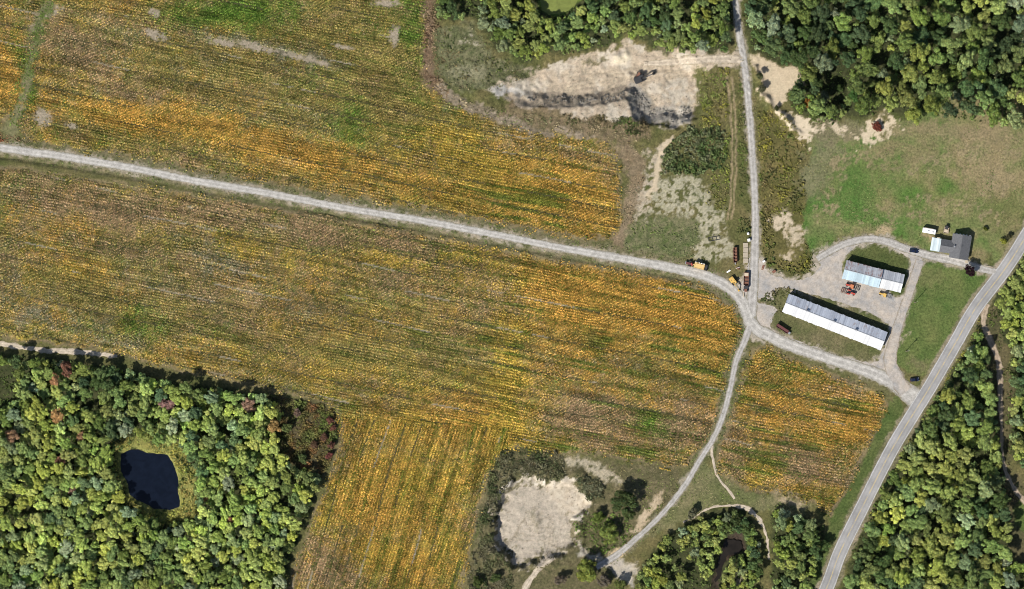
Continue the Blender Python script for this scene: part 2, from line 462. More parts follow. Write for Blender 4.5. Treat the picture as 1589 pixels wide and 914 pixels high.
# northern pit
paint(PIT1_SAND, (0.38, 0.315, 0.24), (0.455, 0.38, 0.29), n=MID, feather=6, warp=7)
paint([(800, 145), (870, 148), (990, 150), (990, 172), (900, 172), (830, 165)], (0.28, 0.235, 0.18), (0.36, 0.30, 0.23), n=FINE, feather=9, warp=5, alpha=0.7)
paint([(975, 130), (990, 130), (1008, 150), (1012, 178), (990, 186), (975, 160)], (0.24, 0.235, 0.22), feather=10, warp=4, alpha=0.85)
paint([(1015, 165), (1070, 165), (1075, 185), (1040, 196), (1012, 188)], (0.24, 0.23, 0.21), (0.5, 0.47, 0.42), n=FINE, feather=8, alpha=0.8)
paint([(755, 136), (800, 134), (815, 144), (790, 150), (768, 146)], (0.46, 0.45, 0.43), feather=6, alpha=0.8)
paint([(1020, 60), (1050, 78), (1010, 100), (1040, 120), (1080, 95), (1060, 130)], (0.30, 0.25, 0.17), feather=14, alpha=0.5, patchy=(MID, 0.55, 0.2))
for q in range(7):
    paint([(880, 118 + q * 3.4), (940, 108 + q * 3.2), (1000, 100 + q * 4), (1060, 94 + q * 5), (1120, 91 + q * 0.8)], (0.40, 0.33, 0.24) if q % 2 else (0.58, 0.49, 0.37), line=True, width=0.8, feather=1.8, warp=2.2, alpha=0.6)
paint(PIT1_SAND, (0.30, 0.26, 0.20), feather=6, warp=10, patchy=(FINE, 0.80, 0.08), alpha=0.7)
paint(PIT1_SAND, (0.52, 0.48, 0.41), feather=6, warp=10, patchy=(MID, 0.74, 0.10), alpha=0.5)
paint([(1025, 130), (1075, 125), (1082, 150), (1070, 170), (1030, 165)], (0.50, 0.46, 0.39), feather=10, warp=10, alpha=0.6, patchy=(FINE, 0.4, 0.2))
blob(800, 116, 26, 10, WEED, SCRUB, feather=10, warp=8)
blob(922, 94, 22, 6, SCRUB, WEED2, rot=-18, feather=9, warp=8, alpha=0.8)
blob(962, 91, 14, 8, (0.62, 0.54, 0.40), feather=10, alpha=0.9)
# land between the pit and the lane
paint([(1088, 105), (1148, 108), (1162, 170), (1168, 240), (1170, 400), (1140, 420), (1060, 405), (985, 392), (975, 350), (1000, 300), (1000, 240), (1030, 205), (1075, 190)], WEED, WEED2, feather=8)
paint([(1005, 235), (1035, 220), (1030, 255), (1020, 300), (1000, 340), (985, 345), (990, 300)], PALE, (0.36, 0.30, 0.22), n=FINE, feather=10, warp=8, patchy=(FINE, 0.38, 0.2))
paint([(1025, 275), (1090, 272), (1102, 300), (1095, 335), (1040, 335), (1010, 335), (1012, 310)], (0.52, 0.475, 0.385), (0.27, 0.26, 0.165), n=FINE, feather=10, warp=9, patchy=(FINE, 0.40, 0.16))
paint([(1085, 318), (1122, 325), (1132, 385), (1125, 402), (1085, 402), (1072, 395), (1090, 360)], (0.52, 0.475, 0.385), (0.28, 0.265, 0.17), n=FINE, feather=10, warp=8, patchy=(FINE, 0.38, 0.16))
paint([(985, 340), (1035, 337), (1085, 340), (1085, 370), (1068, 402), (1010, 396), (960, 388), (972, 362)], (0.075, 0.105, 0.035), (0.20, 0.18, 0.11), n=np.clip(FINE * 0.7 + MID * 0.5 - 0.1, 0, 1), feather=9)
paint([(1040, 216), (1026, 228), (1022, 250), (1018, 285), (1008, 305)], (0.52, 0.43, 0.31), line=True, width=4, feather=4, warp=3)
for off in (-3.2, 3.2):
    paint([(x + off, y) for x, y in RUTS], (0.32, 0.25, 0.16), line=True, width=1.3, feather=2.5, warp=1.5, alpha=0.85)
# east of the lane: bare sand, broken bank, meadow
paint(HOUSE_LAWN, (0.080, 0.150, 0.036), (0.23, 0.195, 0.105), n=np.clip(MID * 1.0 - 0.2 + (gpx - 1330) / 600 + 0.5 * (BIG - 0.5), 0, 1), feather=14, warp=12)
paint([(1180, 170), (1228, 178), (1252, 215), (1255, 300), (1240, 360), (1262, 400), (1268, 420), (1230, 425), (1180, 410), (1176, 300)], (0.085, 0.085, 0.03), (0.16, 0.135, 0.055), feather=8)
blob(1325, 285, 60, 62, (0.068, 0.145, 0.034), (0.12, 0.165, 0.05), feather=50, warp=24, alpha=0.7)
blob(1440, 300, 60, 26, (0.07, 0.15, 0.03), (0.16, 0.16, 0.06), feather=40, warp=24, alpha=0.6)
blob(1275, 255, 28, 50, (0.20, 0.18, 0.115), (0.14, 0.14, 0.07), rot=20, feather=30, warp=14, alpha=0.8)
blob(1530, 262, 48, 30, (0.30, 0.235, 0.145), (0.22, 0.18, 0.10), feather=34, warp=20, alpha=0.8)
blob(1410, 235, 70, 14, (0.23, 0.185, 0.11), rot=4, feather=24, warp=16, alpha=0.6)
blob(1480, 205, 110, 14, (0.25, 0.20, 0.125), rot=2, feather=18, warp=10, alpha=0.7)
blob(1560, 330, 40, 30, (0.10, 0.125, 0.04), feather=30, warp=14, alpha=0.6)
for cx, cy, rx, ry, ro in ((1455, 250, 30, 8, 8), (1505, 235, 26, 10, 4), (1545, 285, 30, 8, -10), (1475, 320, 36, 7, 8), (1420, 330, 26, 8, 14), (1360, 335, 30, 6, 10), (1285, 320, 12, 24, 10), (1530, 330, 18, 12, 30), (1400, 262, 30, 5, 6), (1345, 240, 24, 6, 8), (1560, 230, 26, 10, 0), (1300, 250, 14, 26, 24)):
    blob(cx, cy, rx, ry, (0.33, 0.265, 0.165), (0.22, 0.185, 0.11), n=FINE, rot=ro, feather=10, warp=16, patchy=(FINE, 0.46, 0.14), alpha=0.85)
blob(1300, 205, 50, 18, (0.18, 0.16, 0.10), feather=18, warp=10, alpha=0.9)
blob(1372, 358, 12, 10, (0.40, 0.31, 0.20), feather=10, warp=5, alpha=0.9)
blob(1448, 372, 9, 4, (0.36, 0.26, 0.17), rot=35, feather=6, warp=3, alpha=0.8)
blob(1434, 366, 7, 3, (0.34, 0.25, 0.16), feather=6, warp=3, alpha=0.7)
paint([(1160, 80), (1186, 88), (1204, 100), (1242, 108), (1242, 128), (1224, 134), (1216, 154), (1205, 166), (1190, 165), (1178, 152), (1174, 140), (1184, 127), (1172, 104)], SAND, (0.56, 0.465, 0.33), n=FINE, feather=5, warp=6)
for p in ([(1195, 160), (1222, 185), (1246, 208)],):
    paint(p, (0.58, 0.49, 0.36), line=True, width=4.5, feather=4, warp=6)
paint([(1230, 180), (1262, 187), (1265, 205), (1252, 222), (1246, 230), (1240, 215), (1234, 195)], (0.60, 0.51, 0.38), feather=4, warp=11, patchy=(FINE, 0.3, 0.12))
paint([(1262, 192), (1290, 196), (1320, 200), (1345, 198)], (0.56, 0.47, 0.35), line=True, width=4, feather=4, warp=9, patchy=(FINE, 0.52, 0.1))
paint([(1290, 198), (1299, 186), (1312, 215)], (0.55, 0.46, 0.34), feather=5, warp=5)
paint([(1332, 212), (1345, 188), (1372, 178), (1392, 180), (1392, 198), (1372, 212), (1358, 222), (1340, 220)], (0.57, 0.48, 0.35), feather=5, warp=13, patchy=(FINE, 0.36, 0.12))
for cx, cy, rx, ry, ro in ((1218, 345, 9, 22, -20), (1230, 372, 14, 9, 30), (1222, 396, 12, 5, 0), (1210, 350, 12, 6, 20), (1236, 358, 6, 12, -30)):
    blob(cx, cy, rx, ry, (0.52, 0.44, 0.33), (0.42, 0.35, 0.25), rot=ro, feather=6, warp=8, patchy=(FINE, 0.35, 0.2))
# farmstead lawns
paint([(1426, 412), (1436, 405), (1492, 415), (1532, 428), (1502, 492), (1442, 575), (1429, 583), (1406, 578), (1392, 565), (1389, 538), (1396, 505), (1412, 452)], (0.070, 0.120, 0.032), (0.140, 0.160, 0.058), feather=5, warp=3)
blob(1405, 520, 9, 7, (0.36, 0.31, 0.22), feather=8, warp=6, patchy=(FINE, 0.5, 0.15))
blob(1440, 430, 30, 16, (0.16, 0.155, 0.07), feather=24, warp=10, alpha=0.6)
blob(1425, 565, 18, 10, (0.17, 0.15, 0.085), feather=18, warp=8, alpha=0.7)
ISL_SHED = [(1309, 402), (1325, 385), (1345, 377), (1379, 383), (1409, 400), (1412, 415), (1406, 452), (1396, 460), (1384, 459), (1372, 448), (1330, 436), (1308, 425)]
ISL_BARN = [(1202, 452), (1215, 445), (1259, 457), (1299, 468), (1342, 482), (1369, 497), (1379, 505), (1380, 515), (1366, 555), (1352, 563), (1326, 558), (1292, 550), (1246, 532), (1219, 522), (1196, 510), (1200, 490), (1206, 478), (1176, 470), (1180, 463), (1200, 465)]
paint(ISL_SHED, (0.055, 0.09, 0.022), (0.10, 0.125, 0.04), feather=4, warp=2)
paint(ISL_BARN, (0.075, 0.10, 0.03), (0.17, 0.15, 0.08), feather=4, warp=2)
blob(1246, 530, 14, 6, (0.34, 0.28, 0.17), rot=20, feather=8, warp=6, patchy=(FINE, 0.4, 0.2))
blob(1310, 548, 30, 8, (0.07, 0.11, 0.03), rot=18, feather=12, warp=6)
# verges
paint([(1379, 622), (1393, 612), (1404, 640), (1380, 695), (1336, 775), (1300, 850), (1270, 905), (1250, 960), (1260, 890), (1290, 805), (1327, 740), (1358, 678)], (0.060, 0.095, 0.026), (0.105, 0.125, 0.045), feather=5, warp=2)
paint([(1190, 526), (1220, 542), (1272, 562), (1330, 580), (1385, 604), (1385, 622), (1355, 602), (1272, 570), (1215, 548)], (0.09, 0.10, 0.035), (0.15, 0.135, 0.07), feather=4, warp=3)
paint(ROAD, (0.30, 0.255, 0.195), (0.12, 0.12, 0.06), n=MID, line=True, width=15.5, feather=4, warp=2.5)
paint(LANE_W, (0.085, 0.095, 0.04), (0.20, 0.17, 0.11), n=FINE, line=True, width=16, feather=8, warp=4)
paint(LANE_S, (0.075, 0.095, 0.032), (0.16, 0.145, 0.08), line=True, width=10, feather=7, warp=4)
YARD_OUT = [(1150, 455), (1146, 438), (1158, 420), (1160, 395), (1182, 400), (1192, 418), (1206, 428), (1238, 432), (1256, 428), (1268, 410), (1262, 386), (1285, 382), (1312, 370), (1342, 363), (1375, 367), (1412, 381), (1434, 392), (1436, 410), (1424, 430), (1412, 465), (1402, 495), (1396, 520), (1390, 545), (1394, 574), (1380, 595), (1340, 585), (1290, 567), (1240, 549), (1195, 532), (1170, 526), (1155, 500), (1146, 475)]
paint(YARD_OUT, (0.34, 0.30, 0.245), (0.42, 0.37, 0.31), n=FINE, feather=7, warp=6, patchy=(FINE, 0.36, 0.22))
paint(ISL_SHED, (0.062, 0.088, 0.028), (0.11, 0.12, 0.045), feather=7, warp=5)
paint(ISL_BARN, (0.078, 0.098, 0.034), (0.17, 0.148, 0.085), feather=7, warp=6)
for ln_, wd_ in ((LANE_W, 8.5), (LANE_N, 7.5), (LANE_S, 5.8), (LANE_E, 11), (LANE_H, 8), (LANE_V, 9.5)):
    paint(ln_, (0.38, 0.35, 0.30), (0.30, 0.26, 0.20), n=FINE, line=True, width=wd_, feather=5, warp=3.5, patchy=(FINE, 0.34, 0.25), alpha=0.9)
# southern pit and the rough ground round it
paint([(778, 700), (815, 692), (870, 705), (905, 712), (950, 715), (1010, 722), (1056, 730), (1062, 755), (1020, 805), (980, 845), (950, 870), (930, 940), (722, 940), (735, 860), (748, 790), (762, 735)], (0.085, 0.085, 0.04), (0.15, 0.13, 0.075), n=FINE, feather=8)
paint([(870, 705), (905, 708), (960, 735), (970, 748), (935, 752), (905, 728), (880, 722)], (0.48, 0.42, 0.33), (0.33, 0.29, 0.20), n=FINE, feather=8, warp=7, patchy=(FINE, 0.3, 0.2))
paint(PIT2, (0.385, 0.34, 0.28), (0.465, 0.41, 0.335), n=np.clip(MID * 0.6 + FINE * 0.5, 0, 1), feather=5, warp=15)
paint(PIT2, (0.13, 0.125, 0.07), (0.19, 0.17, 0.11), n=FINE, feather=4, warp=15, patchy=(np.clip(FINE - 0.022 * np.clip(-sdist(gpx, gpy, PIT2), 0, 40) * 1.0, 0, 1), 0.50, 0.08))
for q in range(6):
    paint([(775 + q * 5, 850 - q * 3), (800 + q * 4, 838 - q * 9), (835, 838 - q * 6), (868 - q * 3, 850 - q * 10), (872 - q * 6, 868 - q * 2)], (0.29, 0.25, 0.19), line=True, width=1.0, feather=1.8, warp=2.5, alpha=0.6)
paint([(776, 760), (800, 746), (826, 740), (845, 752), (880, 752), (893, 749), (914, 786), (892, 804)], (0.62, 0.56, 0.47), line=True, width=4, feather=4, warp=8, patchy=(FINE, 0.42, 0.2))
paint([(893, 749), (917, 786), (890, 800), (870, 790), (850, 770), (840, 752)], (0.58, 0.51, 0.41), (0.45, 0.385, 0.30), n=FINE, feather=9, warp=7, alpha=0.9)
blob(832, 805, 7, 20, (0.27, 0.24, 0.18), feather=10, warp=5, patchy=(FINE, 0.45, 0.2))
paint([(1000, 790), (1020, 765), (1032, 760), (1030, 772), (1012, 800), (990, 825), (975, 828)], (0.52, 0.42, 0.30), (0.36, 0.29, 0.19), n=FINE, feather=6, warp=5)
paint([(893, 842), (915, 858), (945, 862), (985, 878), (985, 914), (960, 900), (930, 870), (900, 862)], (0.33, 0.31, 0.28), (0.5, 0.44, 0.35), n=FINE, feather=7, warp=6)
blob(955, 862, 16, 9, (0.55, 0.43, 0.28), rot=-30, feather=7, warp=5)
paint([(1090, 715), (1110, 732), (1140, 758), (1206, 772), (1262, 785), (1240, 800), (1180, 790), (1120, 782), (1080, 800), (1040, 820), (1010, 830), (1060, 765)], (0.10, 0.12, 0.045), (0.18, 0.165, 0.09), feather=7)
paint([(1195, 765), (1250, 775), (1255, 788), (1215, 782)], (0.34, 0.28, 0.19), feather=7, warp=5, patchy=(FINE, 0.42, 0.2))
blob(1150, 905, 12, 14, (0.40, 0.34, 0.28), feather=10, warp=8, patchy=(FINE, 0.4, 0.2))
# pond shores, then the painted shade of the wood clearing
P_ = np.array(POND); pc = P_.mean(0)
paint([tuple(pc + (p - pc) * 1.46 + np.array((9, -2))) for p in P_], (0.27, 0.25, 0.075), (0.19, 0.215, 0.07), n=FINE, feather=5, warp=6)
paint([tuple(p) for p in P_], (0.02, 0.02, 0.012), feather=3, warp=3)
paint([(x + (3 if x > 860 else -3), y + 3) for x, y in POND_G], (0.12, 0.17, 0.04), feather=5, warp=3)
paint(SHADE_BM, (0.04, 0.03, 0.022), (0.065, 0.05, 0.04), feather=5, warp=5)  # shade of the clearing painted into the ground colour
# ground in the south-east wood
paint([(1520, 470), (1545, 470), (1562, 540), (1572, 620), (1568, 730), (1600, 760), (1600, 880), (1570, 860), (1565, 790), (1545, 680), (1540, 610), (1525, 540)], (0.07, 0.07, 0.035), (0.13, 0.11, 0.06), feather=8)
blob(1596, 800, 22, 28, (0.075, 0.115, 0.03), (0.11, 0.135, 0.045), feather=10, warp=4)
# left field: weedy lane and bare spots
paint([(85, -60), (75, 10), (58, 50), (45, 110), (30, 170), (15, 200)], (0.10, 0.13, 0.04), (0.19, 0.17, 0.10), line=True, width=13, feather=10)
GOLD = np.array((0.54, 0.315, 0.072)); YELL = np.array((0.52, 0.365, 0.070)); OLIVE = np.array((0.305, 0.25, 0.080)); GREEN = np.array((0.135, 0.225, 0.038)); TAN = np.array((0.37, 0.255, 0.145)); GREY = np.array((0.30, 0.275, 0.19))
PAL = np.stack([GOLD, YELL, OLIVE, GREEN, TAN, GREY])
# (cx, cy, rx, ry, rot, kind, weight) in photo pixels
CB = [
    (600, 70, 90, 110, 0, 3, 0.75), (470, 20, 120, 40, 0, 3, 0.6), (330, 40, 130, 50, 5, 3, 0.4), (660, 400, 200, 20, 11, 3, 0.4), (1050, 600, 60, 60, 0, 3, 0.5),
    (250, 190, 210, 26, 12, 0, 2.2), (420, 235, 160, 24, 12, 1, 1.2), (560, 260, 150, 40, 12, 0, 1.2), (760, 270, 150, 60, 10, 1, 1.4), (880, 300, 110, 60, 10, 0, 1.8), (700, 215, 80, 40, 15, 1, 1.0),
    (545, 188, 38, 42, 10, 3, 2.6), (360, 20, 90, 34, 0, 3, 1.7), (610, 90, 70, 110, 0, 2, 1.5), (640, 60, 22, 110, 0, 3, 1.0), (480, 40, 90, 40, 0, 2, 0.9), (20, 60, 40, 60, 0, 0, 1.2), (10, 130, 26, 40, 0, 0, 1.0), (190, 12, 50, 20, 0, 0, 1.6), (330, 45, 40, 12, 10, 0, 1.0),
    (130, 90, 90, 40, 10, 4, 0.9), (330, 110, 170, 60, 12, 2, 0.8), (430, 120, 90, 30, 20, 4, 0.9), (250, 60, 120, 14, 12, 5, 1.0), (420, 75, 120, 10, 14, 5, 1.6), (40, 110, 16, 90, -8, 3, 2.0), (600, 140, 60, 40, 10, 4, 0.7), (100, 130, 60, 30, 0, 5, 0.5),
    (130, 310, 130, 24, 11, 4, 1.3), (300, 330, 180, 24, 12, 4, 1.1), (560, 370, 200, 22, 11, 4, 1.5), (330, 400, 50, 22, 10, 5, 1.4), (140, 385, 70, 16, 12, 5, 1.0), (50, 400, 40, 14, 10, 4, 1.0), (160, 460, 100, 30, 12, 2, 0.8), (60, 490, 80, 24, 8, 5, 1.0), (140, 505, 70, 18, 8, 3, 0.7), (220, 505, 34, 24, 30, 3, 1.3), (210, 470, 30, 12, 0, 3, 0.6), (170, 530, 60, 10, 10, 5, 1.0),
    (360, 370, 60, 22, 12, 1, 0.8), (440, 400, 100, 22, 10, 1, 0.9), (30, 350, 60, 60, 0, 0, 0.6), (380, 480, 130, 50, 12, 4, 0.6), (600, 400, 60, 26, 12, 1, 1.0), (760, 410, 60, 30, 12, 1, 1.2), (620, 430, 60, 24, 12, 4, 1.2), (780, 470, 70, 24, 12, 4, 1.4), (640, 540, 110, 40, 12, 2, 1.0), (520, 540, 110, 40, 12, 2, 0.7), (560, 580, 100, 20, 12, 1, 0.7),
    (800, 560, 40, 90, 0, 1, 0.9), (880, 470, 60, 40, 10, 0, 1.2), (980, 500, 140, 60, 10, 0, 1.3), (1080, 480, 70, 40, 20, 0, 1.6), (1100, 560, 40, 60, 10, 0, 1.0), (900, 600, 130, 50, 12, 4, 0.6), (960, 655, 130, 40, 5, 4, 0.9), (930, 630, 160, 60, 10, 0, 0.5), (900, 640, 40, 20, 0, 4, 0.6), (1010, 655, 26, 30, -30, 3, 1.8), (990, 610, 20, 26, 0, 3, 0.6), (1050, 660, 50, 40, 0, 4, 0.9), (990, 440, 80, 12, 8, 3, 0.6),
    (1000, 470, 150, 50, 10, 0, 0.9), (900, 430, 160, 30, 10, 0, 0.8), (700, 450, 120, 60, 10, 1, 0.6), (780, 620, 44, 70, 8, 1, 1.7), (620, 800, 120, 140, 0, 0, 0.9), (850, 540, 80, 40, 10, 0, 0.7), (1250, 660, 100, 80, 0, 0, 0.7), (500, 600, 80, 20, 10, 1, 0.8), (720, 660, 60, 40, 0, 0, 1.5), (600, 660, 110, 20, 8, 0, 0.8), (620, 780, 130, 150, 0, 1, 1.8), (560, 800, 80, 140, 10, 0, 1.1), (500, 880, 40, 60, 10, 4, 1.6), (660, 880, 40, 60, 0, 0, 0.8), (540, 880, 30, 40, 10, 4, 0.5),
    (1190, 600, 50, 50, 0, 0, 1.3), (1180, 700, 60, 60, 0, 1, 1.0), (1340, 650, 40, 50, 0, 0, 1.4), (1270, 650, 60, 50, 0, 0, 0.8), (1240, 700, 60, 50, 20, 4, 1.0), (1140, 705, 26, 34, 10, 4, 1.6), (1300, 620, 26, 30, 0, 4, 1.0), (1165, 660, 22, 22, 0, 3, 1.3), (1170, 735, 22, 10, 0, 3, 1.0), (1230, 755, 50, 16, 0, 0, 0.9), (1250, 735, 50, 14, 10, 4, 0.8), (1200, 620, 60, 6, 12, 3, 0.6),
]
def crop_color(px, py, r):
    n = len(px)
    ca, sa = math.cos(R(12)), math.sin(R(12))
    u = px * ca + py * sa; v = -px * sa + py * ca          # along and across the drilled rows
    sco = np.zeros((6, n))
    base = (0.2, 0.15, 0.55, 0.0, 0.45, 0.0)
    for k in range(6):
        sco[k] = base[k] + 1.5 * (fbm(u * 0.35, v, 42, 5, 400 + k * 11) - 0.5) + 1.1 * (fbm(px, py, 17, 3, 500 + k * 7) - 0.5)
    for cx, cy, rx, ry, ro, k, wgt in CB:
        c_, s_ = math.cos(R(ro)), math.sin(R(ro))
        a = ((px - cx) * c_ + (py - cy) * s_) / rx; b_ = (-(px - cx) * s_ + (py - cy) * c_) / ry
        sco[k] += wgt * np.exp(-(a * a + b_ * b_) * 0.9)
    sco += r.normal(0, 0.42, sco.shape)
    e = np.exp(sco * 2.6); e /= e.sum(0)
    col = (e.T @ PAL)
    so = is_south(px, py)
    c2, s2 = math.cos(R(-72)), math.sin(R(-72))
    bend = 7 * (fbm(u, u * 0, 260, 2, 88) - 0.5) * 2
    su = np.where(so, px * c2 + py * s2, u); sv_ = np.where(so, -px * s2 + py * c2, v + bend)
    st1 = 0.5 + (fbm(su * 0.07, sv_, 5.0, 2, 651) - 0.5) * (0.35 + 1.1 * fbm(px, py, 55, 3, 653)); st2 = fbm(su * 0.045, sv_, 5.5, 2, 657)
    gr = sst(0.70, 0.88, st2) * np.clip((px - 300) / 600, 0.15, 0.75) * sst(0.35, 0.65, fbm(px, py, 60, 3, 659))
    col = col * (1 - gr[:, None]) + GREEN * 0.75 * gr[:, None]
    col *= (0.68 + 0.64 * st1)[:, None]
    br = 0.80 + 0.40 * fbm(px, py, 9, 3, 611)
    dk = r.uniform(0, 1, n) < 0.16 + 0.2 * fbm(px, py, 22, 2, 617)
    col[dk] = col[dk] * np.array((0.40, 0.53, 0.45))
    return col * br[:, None], e

def tramlines(x, y, rot, sp, k):
    """distance to the nearest tramline and how worn it is there"""
    ca, sa = math.cos(R(rot)), math.sin(R(rot))
    u = x * ca + y * sa; v = -x * sa + y * ca
    v = v + 7 * (fbm(u, u * 0, 260, 2, 88 + k) - 0.5) * 2
    q = (v / sp) - np.floor(v / sp); ln = np.floor(v / sp)
    return np.abs(q - 0.5) * sp, fbm(u + ln * 377.0, ln * 91.0, 90, 3, 99), fbm(u + ln * 177.0, ln * 51.0, 120, 2, 131)

def is_south(X, Y):
    return (Y > 655 + (X - 640) * 0.06) & (X < 790)

BARE = ((72, 20, 30, 11, -10), (58, 42, 14, 10, 0), (66, 185, 20, 14, 40), (110, 195, 16, 6, 10), (612, 55, 10, 18, 10), (600, 5, 28, 7, 5), (245, 55, 26, 9, 15), (345, 66, 30, 7, 12), (395, 72, 44, 7, 14), (470, 90, 60, 6, 15), (530, 72, 20, 4, 12), (240, 20, 10, 8, 0))
def bareness(x, y):
    bare = np.zeros(len(x))
    for cx, cy, rx, ry, ro in BARE:
        c_, s_ = math.cos(R(ro)), math.sin(R(ro))
        aa = ((x - cx) * c_ + (y - cy) * s_) / rx; bb = (-(x - cx) * s_ + (y - cy) * c_) / ry
        bare = np.maximum(bare, np.exp(-(aa ** 2 + bb ** 2) * 0.8))
    return bare + 0.55 * (fbm(x, y, 7, 3, 123) - 0.5)

# fallen leaves and worn lines on the field soil take the crop's colours
def field_soil(poly, tram, south):
    P = np.array(poly, float); a = P.min(0) - 3; b = P.max(0) + 3
    m = np.nonzero((gpx > a[0]) & (gpx < b[0]) & (gpy > a[1]) & (gpy < b[1]))[0]
    x, y = gpx[m], gpy[m]
    k = sdist(x, y, poly) < 0
    m, x, y = m[k], x[k], y[k]
    col, e = crop_color(x, y, np.random.default_rng(3))
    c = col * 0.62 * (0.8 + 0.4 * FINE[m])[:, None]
    so = is_south(x, y) if south else np.zeros(len(x), bool)
    for i_, (rot, sel, sp) in enumerate(((12.0, ~so, tram), (-72.0, so, 24.0))):
        dist, vis, pal = tramlines(x, y, rot, sp, i_)
        g_ = sel & (dist < 1.1) & (vis > 0.47)
        c[g_ & (pal > 0.70)] = (0.27, 0.245, 0.185); c[g_ & (pal <= 0.70)] = (0.06, 0.058, 0.03)
    bs = sst(0.38, 0.85, bareness(x, y))
    c = c * (1 - bs[:, None]) + np.array((0.29, 0.25, 0.19)) * bs[:, None]
    f = sst(0, -9, sdist(x + WARPX[m] * 6, y + WARPY[m] * 6, poly))[:, None]
    f = f * sst(3, 14, pdist(x, y, [(85, -60), (75, 10), (58, 50), (45, 110), (30, 170), (15, 200)]) + WARPX[m] * 9)[:, None]
    C[m] = C[m] * (1 - f) + c * f
field_soil(F1, 27.0, False); field_soil(F2, 27.0, True); field_soil(F3, 30.0, False)

nx, ny = len(xs), len(ys)
idx = np.arange(nx * ny).reshape(ny, nx)
quads = np.stack([idx[:-1, :-1].ravel(), idx[:-1, 1:].ravel(), idx[1:, 1:].ravel(), idx[1:, :-1].ravel()], 1)
gmat, nt, b = new_mat('ground_earth')
p = coord(nt)
g = attr(nt, 'tint')
n1 = noise(nt, 0.85, 6, 0.78, p); n2 = noise(nt, 0.22, 4, 0.65, p, 0.6); n3 = noise(nt, 5.0, 2, 0.6, p)
lum = nt.nodes.new('ShaderNodeRGBToBW'); nt.links.new(g, lum.inputs[0])
amt = nt.nodes.new('ShaderNodeMapRange'); amt.inputs[1].default_value = 0.14; amt.inputs[2].default_value = 0.36; amt.inputs[3].default_value = 0.9; amt.inputs[4].default_value = 0.28
nt.links.new(lum.outputs[0], amt.inputs[0])
g = mixc(nt, amt.outputs[0], g, ramp2(nt, n1, (0.40, 0.42, 0.40), (1.62, 1.56, 1.5), 0.33, 0.67), 'MULTIPLY')
g = mixc(nt, mth(nt, 'MULTIPLY', amt.outputs[0], 0.65), g, ramp2(nt, n2, (0.65, 0.70, 0.66), (1.36, 1.30, 1.30), 0.3, 0.7), 'MULTIPLY')
nt.links.new(g, b.inputs['Base Color'])
b.inputs['Roughness'].default_value = 0.95; b.inputs['Specular IOR Level'].default_value = 0.1
bump(nt, b, mth(nt, 'ADD', n1, mth(nt, 'MULTIPLY', n3, 0.4)), 0.55, 0.45)
gme = mesh_np('ground', np.stack([gx, gy, gz], 1), quads, gmat)
C *= 0.76
set_col(gme, 'tint', np.clip(C, 0, 1))
gme.polygons.foreach_set('use_smooth', np.ones(len(quads), bool))
ground = link('ground', gme, kind='structure')

# ------------------------------------------------------------------ water, and the shade sheet in the small wood
def water_mat(name, c, rough):
    m, nt, b = new_mat(name)
    p = coord(nt)
    n = noise(nt, 0.22, 4, 0.6, p, 0.8)
    nt.links.new(ramp2(nt, n, c, tuple(x * 1.6 for x in c), 0.35, 0.75), b.inputs['Base Color'])
    b.inputs['Specular IOR Level'].default_value = 0.22
    b.inputs['Roughness'].default_value = rough
    bump(nt, b, noise(nt, 2.5, 2, 0.5, p), 0.12, 0.05)
    return m

def flat_poly(name, pts, z, mat, grow=0.0, **props):
    P = smooth_line(pts, 3.0, True)
    c = P.mean(0)
    if grow: P = c + (P - c) * (1 + grow)
    P = smooth_line([tuple(q) for q in P[::2]], 1.2, True)
    P[:, 0] += (fbm(P[:, 0], P[:, 1], 10, 4, 811) - 0.5) * 8; P[:, 1] += (fbm(P[:, 0], P[:, 1], 10, 4, 812) - 0.5) * 8
    V = [(*w2(x, y), z) for x, y in P]
    tr = tessellate_polygon([[Vector(v) for v in V]])
    return link(name, mesh_np(name, np.array(V), np.array(tr), mat), None, **props)

flat_poly('pond_water', POND, -0.75, water_mat('dark_water', (0.0035, 0.0055, 0.011), 0.08), 0.10, kind='structure')
flat_poly('pond_water', POND_G, -0.70, water_mat('algae_water', (0.105, 0.125, 0.030), 0.5), 0.10, kind='structure')
flat_poly('shade_sheet', SHADE_BM, -0.95, water_mat('dark_shade', (0.012, 0.010, 0.008), 0.15), -0.22, kind='structure')  # near-black sheet standing in for shade in the wood clearing

